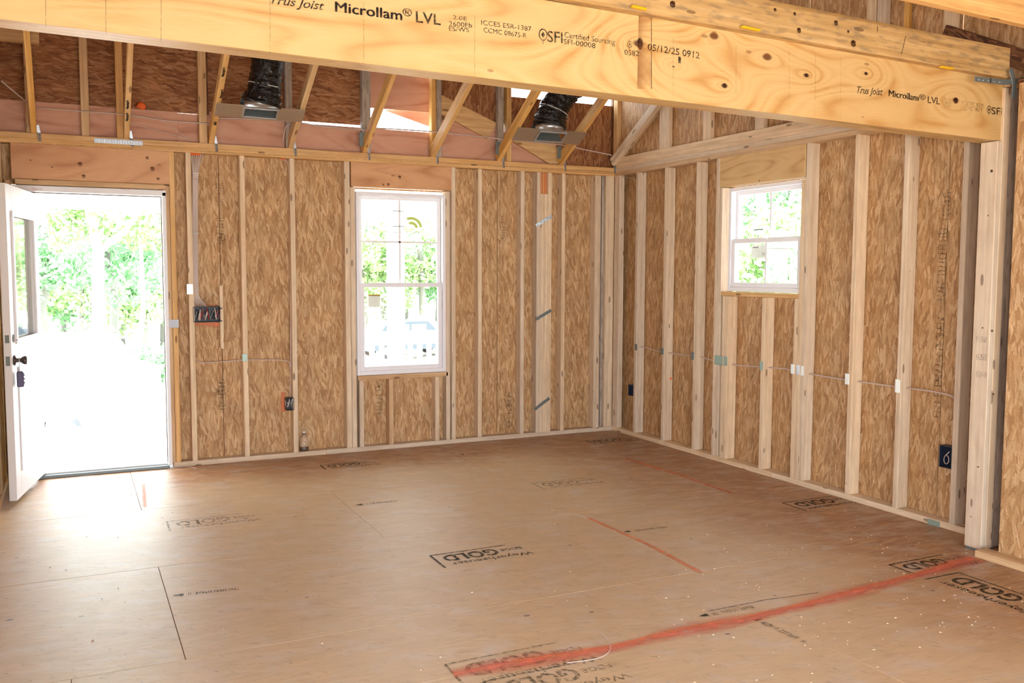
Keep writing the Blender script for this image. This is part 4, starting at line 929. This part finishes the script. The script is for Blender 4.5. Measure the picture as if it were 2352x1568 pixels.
def ebox(c, w, h, d, mat, label, ax=0, wires=0, cat='electrical box'):
    """open-fronted box: back, four sides, terminals"""
    t = thing('outlet_box' if w < .12 else 'switch_box', label, cat, c)
    c = Vector(c)
    U = Vector((1, 0, 0)) if ax == 0 else Vector((0, -1, 0)); D = Vector((0, 1, 0)) if ax == 0 else Vector((1, 0, 0)); Z = Vector((0, 0, 1))
    def b3(nm, u0, u1, z0, z1, d0, d1, m): a = c+U*u0+Z*z0+D*d0; b = c+U*u1+Z*z1+D*d1; return box(nm, a, b, m, t, .001)
    b3('back', -w/2, w/2, -h/2, h/2, d-.003, d, mat)
    b3('side', -w/2, -w/2+.004, -h/2, h/2, 0, d, mat); b3('side', w/2-.004, w/2, -h/2, h/2, 0, d, mat)
    b3('side', -w/2, w/2, -h/2, -h/2+.004, 0, d, mat); b3('side', -w/2, w/2, h/2-.004, h/2, 0, d, mat)
    rn = random.Random(int(w*1000))
    for k in range(wires):
        u = -w/2+w*(k+.5)/wires; p = [c+U*(u+rn.uniform(-.02, .02))+Z*(h*.4*(1 if j % 2 else -1)*rn.uniform(.4, 1))+D*(.01+.02*rn.random()) for j in range(4)]
        tube('wire', smooth_path(p, 5), .004, M[('red_wire', 'steel_dull', 'black_box', 'wire')[k % 4] if wires > 5 else ('wire', 'steel_dull', 'steel')[k % 3]], t, 5)
    return t
ebox(B(475, 722, -.004), .20, .12, .07, M['black_box'], 'wide black switch box crammed with wires beside the door', 0, 14)
for (u, v) in ((507, 708), (507, 737)): P = B(u, v, -.006); tag(box('mounting_screw', P+Vector((-.006, 0, -.005)), P+Vector((.012, .012, .005)), M['black_box']), 'dark mounting lug of the switch box, %s of the two' % ('upper' if v < 720 else 'lower'), 'lug')
tag(box('furring_strip', B(504, 655, -.0), B(514, 800, .03), M['pine']), 'short upright furring strip beside the black switch box', 'timber strip')
ebox(B(667, 928, -.004), .062, .10, .06, M['black_box'], 'black outlet box low on the third stud right of the door', 0, 3)
ebox(R(1447, 896, -.002), .062, .10, .06, M['blue_box'], 'dark outlet box low on the first right-wall stud from the corner', 1, 0)
ebox(R(2171, 1049, -.002), .085, .13, .06, M['blue_box'], 'dark blue outlet box with a looped wire beside the last stud', 1, 0)
lb = [o for o in COL.objects if o.name.startswith('outlet_box')][-1]; q = R(2173, 1055, .03)
tube('wire', [q+Vector((0, -.022*math.sin(a*.6)*(1-.04*a), .026*math.cos(a*.6)-.0)) for a in range(11)]+[q+Vector((0, -.02, .05))], .0028, M['wire'], lb, 5)
# nail plates
def nplate(c, w, h, mat, label, ax=0):
    c = Vector(c); t = thing('nail_plate', label, 'nail plate', c, 'steel nail plates guarding cables')
    U = Vector((1, 0, 0)) if ax == 0 else Vector((0, 1, 0)); D = Vector((0, -.003, 0)) if ax == 0 else Vector((-.003, 0, 0))
    box('plate', c-U*w/2-Vector((0, 0, h/2)), c+U*w/2+Vector((0, 0, h/2))+D, M[mat], t, .001)
    for s in (-1, 1): box('prong', c-U*w/2+Vector((0, 0, s*h*.5-.001)), c+U*w/2+Vector((0, 0, s*h*.5+.001))+D*1.8, M[mat], t, .0005)
nplate(B(436, 664), .045, .075, 'plate_white', 'bright nail plate on the stud beside the cable bundle')
nplate(B(397, 743),   .085, .06, 'plate_grey', 'square grey nail plate across the two studs at the door jamb')
nplate(B(562, 821), .038, .055, 'steel_green', 'small bluish nail plate on the second stud right of the switch box')
nplate(R(1461, 797), .035, .055, 'steel_dull', 'small grey nail plate on the first right-wall stud', 1)
nplate(R(1521, 806), .035, .055, 'steel_dull', 'small grey nail plate on the second right-wall stud', 1)
nplate(R(1591, 817), .035, .06, 'steel_dull', 'small grey nail plate on the third right-wall stud', 1)
nplate(R(1651, 827), .10, .07, 'steel_green', 'wide greenish nail plate on the stud pack left of the window', 1)
nplate(R(1667, 829, -.003), .04, .07, 'steel_green', 'narrow pale green nail plate lapping the wide greenish one', 1)
nplate(R(1749, 840), .035, .065, 'steel_green', 'greenish nail plate on the cripple stud under the window', 1)
nplate(R(1821, 847), .036, .065, 'plate_white', 'bright white nail plate on the cripple right of the window', 1)
nplate(R(1833, 849), .03, .065, 'steel', 'grey nail plate between two bright ones under the window', 1)
nplate(R(1843, 851), .03, .065, 'plate_white', 'bright white nail plate on the king stud right of the window', 1)
nplate(R(1946, 870), .036, .07, 'plate_white', 'bright white nail plate on the third stud from the post', 1)
nplate(R(2062, 886), .036, .08, 'plate_white', 'bright white nail plate on the second stud from the post', 1)
t = nplate(R(2145, 1202), .085, .04, 'steel_green', 'greenish nail plate on the sole plate near the post', 1)
# diagonal straps across the stud pack
for (u0, v0, u1, v1, mt_, l) in ((1231, 518, 1268, 496, 'steel', 'uppermost diagonal metal tie across the stud pack, dotted with holes'), (1232, 733, 1266, 712, 'steel_dull', 'middle diagonal metal tie across the stud pack'), (1228, 940, 1262, 914, 'steel_dull', 'lowest diagonal metal tie across the stud pack')):
    a, b_ = B(u0, v0, -.003), B(u1, v1, -.003); s_ = thing('metal_tie', l, 'strap', (a+b_)/2, 'diagonal ties on the stud pack')
    board('band', a, b_, (0, 0, 1), .028, .003, M[mt_], s_, .0005)
    for k in range(5): blob('nail_head', a.lerp(b_, (k+.5)/5)+Vector((0, -.003, (.006 if k % 2 else -.006))), .004, M['seal'], s_, seed=k)
# orange firestop foam and spray
fo = [((325, 243), .035, (1, .5, .8), 'orange foam blob stuck to the attic panel above the door', .06), ((448, 354), .03, (1.6, .4, .3), 'orange firestop foam where the cable bundle meets the plate', .03), ((650, 363), .02, (1, .5, .5), 'orange firestop foam at the plate over the third stud', .03),
      ((1424, 409), .02, (1, .5, .5), 'orange firestop foam dab in the room corner', -.01), ((1541, 869), .013, (.6, .6, 1), 'small orange foam dab on the second right-wall stud', .0)]
for (uv, r, sq, l, y) in fo:
    c = B(uv[0], uv[1], y) if uv[0] < 1430 else R(uv[0], uv[1], .03); tag(blob('orange_foam', c, r, M['orange'], None, sq, int(uv[0])), l, 'foam', 'orange firestop foam')
strip('spray_mark', [B(446, 702, OY-.001), B(500, 706, OY-.001)], .05, M['spray2'], wb, N); strip('spray_mark', [B(448, 742, OY-.001), B(504, 745, OY-.001)], .06, M['spray2'], wb, N)
strip('spray_mark', [B(650, 900, OY-.001), B(650, 945, OY-.001)], .06, M['spray2'], wb, N)
strip('spray_mark', [R(2150, 1195, OX-.001), R(2176, 1203, OX-.001)], .06, M['spray2'], wr, (-1, 0, 0))
# bottle on the sole plate
bp_ = B(699, 1034, .045); bt = thing('plastic_bottle', 'small clear plastic bottle with brown liquid standing on the sole plate', 'bottle', (bp_.x, .045, PT))
base = Matrix.Translation((bp_.x, .045, PT))
lathe('bottle_body', [(.001, 0), (.032, .001), (.034, .01), (.034, .03), (.031, .036), (.034, .042), (.034, .07), (.031, .076), (.034, .082), (.032, .10), (.02, .125), (.012, .135), (.012, .148), (.001, .149)], M['bottle'], bt, base, 20)
lathe('liquid', [(.001, .003), (.030, .004), (.031, .03), (.001, .031)], M['cola'], bt, base, 18)
lathe('bottle_cap', [(.014, 0), (.014, .012), (.001, .013)], M['paper'], bt, base @ Matrix.Translation((0, 0, .146)), 14)

# ================================================================ PRINT AND PAINT ON THE FLOOR
def fl(pts, w, mat='ink_floor', name='stamp_line'): return strip(name, pts, w, M[mat], floor, (0, 0, 1), .0015)
def gold(C, e1, e2, mat, k=1.0):
    C = Vector((C.x, C.y, 0)); e1, e2 = Vector(e1), Vector(e2)
    fl([C, C+e1*.44*k], .010, mat); fl([C, C+e2*.22*k], .012, mat)
    def tx(s, a, b_, cap, bold=.01):
        text('stamp', s, C+e1*a[0]*k+e2*a[1]*k, C+e1*b_[0]*k+e2*b_[1]*k, cap*k, (0, 0, 1), M[mat], floor, 0, bold)
    tx('GOLD', (.355, .035), (.045, .035), .095, .03); tx('EDGE', (.50, .06), (.375, .06), .035); tx('Weyerhaeuser', (.52, .16), (.05, .16), .045)
ex, ey = (1, 0, 0), (0, -1, 0)
gold(F(988, 1276), ex, ey, 'ink_floor'); gold(F(1022, 1526), ex, ey, 'ink_faint', 1.1); gold(F(383, 1198), ex, ey, 'ink_faint'); gold(F(735, 1068), ex, ey, 'ink_floor', .85)
gold(F(1222, 1110), ex, ey, 'ink_faint', .95); gold(F(1797, 1155), ex, ey, 'ink_floor'); gold(F(2042, 1297), ex, ey, 'ink_floor', .9)
gold(F(2202, 1315), (0, -1, 0), (-1, 0, 0), 'ink_floor', 1.1); gold(F(1345, 1012), ex, ey, 'ink_floor', .9); gold(F(1110, 1566), ex, ey, 'ink_faint', 1.0)
def arrow(u0, v0, u1, v1, mat):
    A, Bq = F(u0, v0), F(u1, v1); d = (Bq-A).normalized(); n = Vector((d.y, -d.x, 0)); w = .02
    fromdata('stamp', [A+Vector((0, 0, .0015)), A+d*.05-n*w+Vector((0, 0, .0015)), A+d*.05+n*w+Vector((0, 0, .0015))], [[0, 1, 2]], M[mat], floor)
    a = Bq-n*.012; b_ = A+d*.07-n*.012; scribble('stamp', 17, a, b_, .028, (0, 0, 1), M[mat], floor, u0)
arrow(395, 1368, 547, 1352, 'ink_floor'); arrow(815, 1160, 912, 1150, 'ink_floor'); arrow(1430, 1222, 1530, 1210, 'ink_floor'); arrow(1605, 1416, 1730, 1393, 'ink_floor'); arrow(1725, 1416, 1850, 1474, 'ink_floor')
arrow(1052, 1044, 1126, 1039, 'ink_floor')
red = [F(u, v) for u, v in ((1040, 1548), (1180, 1524), (1400, 1490), (1560, 1452), (1720, 1420), (1860, 1388), (2000, 1350), (2120, 1318), (2240, 1282))]
strip('paint_line', smooth_path(red, 4), .15, M['spray'], floor, (0, 0, 1), .0022, [(.09+.07*math.sin(i*.35)**2) for i in range(len(smooth_path(red, 4)))])
strip('paint_line', smooth_path([p+Vector((0, .02, 0)) for p in red[1:]], 4), .035, M['spray2'], floor, (0, 0, 1), .0026)
strip('paint_line', [F(1352, 1190), F(1480, 1246), F(1610, 1315)], .045, M['spray2'], floor, (0, 0, 1), .0022)
strip('paint_line', [F(1437, 1053), F(1560, 1090), F(1680, 1132)], .055, M['spray2'], floor, (0, 0, 1), .0022)
strip('paint_line', [F(330, 1112), F(333, 1165)], .04, M['spray2'], floor, (0, 0, 1), .0022)
strip('pencil_line', [F(1625, 1405), F(1760, 1378), F(1880, 1362)], .006, M['ink'], floor, (0, 0, 1), .003)
# sawdust, shavings, little scraps
vs, fs = [], []; rn = random.Random(11)
for k in range(420):
    x, y = rn.uniform(-4.8, -.2), rn.uniform(-5.0, -.3)
    if rn.random() < .5: x, y = rn.uniform(-2.6, -.3), rn.uniform(-4.9, -3.6)
    r = rn.uniform(.0012, .0045); a = rn.uniform(0, 6.28); n = len(vs)
    for j in range(4): b_ = a+j*1.57; vs.append((x+r*(1.8 if j % 2 else .7)*math.cos(b_), y+r*(1.8 if j % 2 else .7)*math.sin(b_), .0015+(.004 if j == 0 else 0)))
    vs.append((x, y, .0005)); fs += [[n, n+1, n+4], [n+1, n+2, n+4], [n+2, n+3, n+4], [n+3, n, n+4]]
o = fromdata('wood_shavings', vs, fs, M['pine'], floor); o['kind'] = 'stuff'

# ================================================================ OUTSIDE
def gz(y):
    if y < 2.5: return -.5
    if y < 19: return -.5-2.3*(y-2.5)/16.5
    if y < 54: return -2.8-1.7*(y-19)/35
    return -4.5
gr = struct('ground')
ys = [-40, -5, .2, 2.5, 6, 10, 14, 19, 26, 34, 44, 54, 75, 150]; xs_ = [-90, -40, -20, -10, 0, .3, 10, 25, 60, 120]
vs = [(x, y, gz(y) if x < 3 else gz(y)*.6-.2) for y in ys for x in xs_]; nx = len(xs_)
fs = [[j*nx+i, j*nx+i+1, (j+1)*nx+i+1, (j+1)*nx+i] for j in range(len(ys)-1) for i in range(nx-1)]
fromdata('gravel_yard', vs, fs, M['ground'], gr)
pc = struct('porch')
for k in range(17): box('deck_board', (-7.5, .13+k*.142, -.06), (1.5, .13+k*.142+.137, -.03), M['siding'], pc, .002)
box('porch_ceiling', (-7.5, .12, 2.42), (1.5, 2.6, 2.44), M['siding'], pc); box('porch_beam', (-7.5, 2.42, 2.09), (1.5, 2.56, 2.42), M['siding'], pc)
for u in (909,): x = B(u, 650, 2.45).x; col = thing('porch_column', 'square white porch column seen through the double-hung window', 'column', (x, 2.45, -.03)); box('shaft', (x-.08, 2.37, .07), (x+.08, 2.53, 2.0), M['siding'], col); box('column_base', (x-.11, 2.34, -.03), (x+.11, 2.56, .07), M['siding'], col); box('capital', (x-.11, 2.34, 2.0), (x+.11, 2.56, 2.09), M['siding'], col)
rl = thing('porch_railing', 'white porch railing with square balusters beyond the window', 'railing', (-1.0, 2.4, -.03))
RX0 = B(780, 800, 2.4).x
box('top_rail', (RX0, 2.35, .685), (1.4, 2.47, .83), M['siding'], rl); box('bottom_rail', (RX0, 2.38, .05), (1.4, 2.44, .11), M['siding'], rl)
for k in range(22):
    x = B(855, 810, 2.4).x+(k-4)*.112
    if RX0 < x < 1.4: box('baluster', (x-.026, 2.39, .11), (x+.026, 2.43, .685), M['siding'], rl)
box('post', (RX0-.1, 2.36, -.03), (RX0, 2.46, .95), M['siding'], rl)

def crown(name, n, R_, mat, seed, parent, mw, leaf=.16, sq=.8):
    rn = random.Random(seed); vs = []; fs = []
    cl = [(rn.uniform(-.7, .7)*R_, rn.uniform(-.7, .7)*R_, rn.uniform(-.7, .7)*R_*sq, rn.uniform(.25, .5)*R_) for _ in range(14)]
    for k in range(n):
        cx, cy, cz, cr = cl[k % len(cl)]; d = Vector((rn.gauss(0, 1), rn.gauss(0, 1), rn.gauss(0, 1))).normalized()*cr*rn.uniform(.55, 1)
        p = Vector((cx, cy, cz))+d; a = Vector((rn.gauss(0, 1), rn.gauss(0, 1), rn.gauss(0, 1))).normalized(); b = a.orthogonal().normalized(); s = leaf*rn.uniform(.6, 1.4)
        i = len(vs); vs += [p-a*s, p-b*s*.6, p+a*s, p+b*s*.6+a.cross(b)*s*.2]; fs.append([i, i+1, i+2, i+3])
    key = (name, n, R_, mat.name, seed)
    me = CACHE.get(key)
    if me is None:
        me = bpy.data.meshes.new(name); me.from_pydata([tuple(v) for v in vs], [], fs); me.materials.append(mat); CACHE[key] = me
    return link(bpy.data.objects.new(name, me), parent, mw)
def tree(loc, h, tr, R_, label, seed, cz=None, bark='bark', leafm='leaf', group='trees beyond the yard', fork=False, n=2600, lf=.17):
    loc = Vector(loc); t = thing('tree', label, 'tree', loc, group); rn = random.Random(seed)
    pts = [loc+Vector((rn.uniform(-.1, .1)*k, rn.uniform(-.1, .1)*k, h*k/5)) for k in range(6)]
    tube('trunk', pts, tr, M[bark], t, 9, [tr*(1.15-.12*k) for k in range(6)])
    if fork: tube('branch', [pts[3], pts[3]+Vector((1.1, 0, .9)), pts[3]+Vector((2.0, .2, 2.2))], tr*.5, M[bark], t, 7, [tr*.6, tr*.45, tr*.3])
    crown('foliage', n, R_, M[leafm], seed % 5, t, Matrix.Translation(loc+Vector((0, 0, h*.8 if cz is None else cz))), lf)
    return t
def atd(u, Z, zz=None):   # place by pixel column and depth on the ground
    d = ray(u, 606); k = Z/d.dot(fw); P = CP+d*k; P.z = gz(P.y) if P.x < 3 else gz(P.y)*.6-.2; return P
tl = ['pale forked trunk standing in the middle of the open doorway', 'slim pale tree at the right side of the doorway', 'dark slender tree just right of the forked trunk', 'leafy tree at the left edge of the doorway view']
tree(atd(222, 40), 10, .30, 3.0, tl[0], 1, 8.2, 'bark', 'leaf2', fork=True)
tree(atd(320, 46), 9, .13, 2.6, tl[1], 2, 8.0, 'bark', 'leaf2'); tree(atd(258, 50), 10, .26, 3.0, tl[2], 3, 6.5, 'bark2', 'leaf'); tree(atd(95, 44), 9, .35, 3.0, tl[3], 4, 5.2, 'bark2', 'leaf')
k = 0
bgl = {0: 'background tree seen through the doorway', 1: 'background tree seen through the double-hung window', 2: 'background tree seen through the small right window'}
for (us, Z, wi) in (((40, 90, 140, 185, 225, 275, 325, 370), 62, 0), ((835, 880, 930, 970, 1005), 60, 1)):
    for j, u in enumerate(us):
        w_ = ['leftmost', 'second from left', 'third from left', 'fourth from left', 'fifth from left', 'sixth from left', 'seventh from left', 'rightmost'][j if j < len(us)-1 else 7]
        tree(atd(u, Z+(j % 3)*5), 10, .22, 3.6, w_+' leafy '+bgl[wi], 5+k, 4.2+(j % 2)*1.0, 'bark2', 'leaf' if j % 3 else 'leaf2', n=3000, lf=.19); k += 1
for j, (u, Z) in enumerate(((1690, 26), (1720, 30), (1760, 24), (1800, 28), (1830, 23))):
    w_ = ['leftmost', 'second from left', 'middle', 'second from right', 'rightmost'][j]
    tree(atd(u, Z), 8, .18, 2.6, w_+' leafy '+bgl[2], 30+j, 2.6+(j % 2)*2.0, 'bark2', 'leaf' if j % 2 else 'leaf2', n=3200, lf=.12)
P = atd(335, 42); bu_ = thing('bush', 'low rounded green bush beside the driveway through the doorway', 'bush', P); crown('foliage', 3000, 1.9, M['leaf'], 3, bu_, Matrix.Translation(P+Vector((0, 0, .7))), .10, .45)

def carbody(name, label, P, yaw, L, W, H, mat, kind, cat='car'):
    t = thing(name, label, cat, P); mw = Matrix.Translation(P) @ Matrix.Rotation(yaw, 4, 'Z')
    if kind == 'van': prof = [(-L/2, .35), (-L/2, H), (L*.22, H), (L*.34, H*.62), (L*.5, H*.5), (L*.5, .35)]
    else: prof = [(-L/2, .35), (-L/2, .85), (-L*.42, .92), (-L*.30, H), (L*.12, H), (L*.26, .95), (L*.48, .85), (L/2, .35)]
    n = len(prof); vs = [(x, -W/2, z) for x, z in prof]+[(x, W/2, z) for x, z in prof]
    fs = [list(range(n)), list(range(n, 2*n))[::-1]]+[[i, n+i, n+(i+1) % n, (i+1) % n] for i in range(n)]
    fromdata('body', vs, fs, M[mat], t, mw)
    for sx in (-.31, .31):
        for sy in (-1, 1):
            w = lathe('wheel', [(.001, -.1), (.32, -.1), (.34, 0), (.32, .1), (.001, .1)], M['tyre'], t, mw @ Matrix.Translation((sx*L, sy*(W/2-.05), .33)) @ Matrix.Rotation(math.pi/2, 4, 'X'), 20)
            lathe('hubcap', [(.001, -.11), (.19, -.11), (.19, .11), (.001, .11)], M['steel_dull'], w, mw @ Matrix.Translation((sx*L, sy*(W/2-.05), .33)) @ Matrix.Rotation(math.pi/2, 4, 'X'), 14)
    if kind == 'van': wins = [((-.1*L, .2*L), (H*.62, H*.86))]
    else: wins = [((-.26*L, -.08*L), (.95, H*.93)), ((-.06*L, .10*L), (.95, H*.93))]
    for (a, b_), (c, d) in wins:
        for sy in (-1, 1):
            y = sy*(W/2+.004); me = [(a, y, c), (b_, y, c), (b_, y, d), (a, y, d), (a, y-sy*.02, c), (b_, y-sy*.02, c), (b_, y-sy*.02, d), (a, y-sy*.02, d)]
            fromdata('side_window', me, [[0, 1, 2, 3], [4, 7, 6, 5], [0, 4, 5, 1], [1, 5, 6, 2], [2, 6, 7, 3], [3, 7, 4, 0]], M['carglass'], t, mw)
    return t
carbody('van', 'white van parked behind the forked tree trunk', atd(160, 33), .25, 5.6, 2.0, 2.5, 'carwhite', 'van', 'van')
carbody('car', 'white car parked in front of the door, closest to the porch', atd(200, 23), -1.2, 4.3, 1.8, 1.45, 'carwhite', 'car')
carbody('car', 'dark blue car seen between the porch balusters', atd(935, 40), .15, 4.6, 1.8, 1.55, 'carblue', 'car')
# yellowish sand heap beyond the railing
P = atd(965, 44); sh = [(P.x+a*2.2*math.cos(t_*.52), P.y+a*2.2*math.sin(t_*.52), P.z+h) for a, h in ((1, 0), (.6, .9), (.2, 1.7)) for t_ in range(12)]
fs = [[r*12+k, r*12+(k+1) % 12, (r+1)*12+(k+1) % 12, (r+1)*12+k] for r in range(2) for k in range(12)]+[list(range(24, 36))]
tag(fromdata('sand_heap', [Vector(v)-P for v in sh], fs, M['sand'], None, Matrix.Translation(P)), 'yellowish heap of sand in the yard beyond the railing', 'heap')
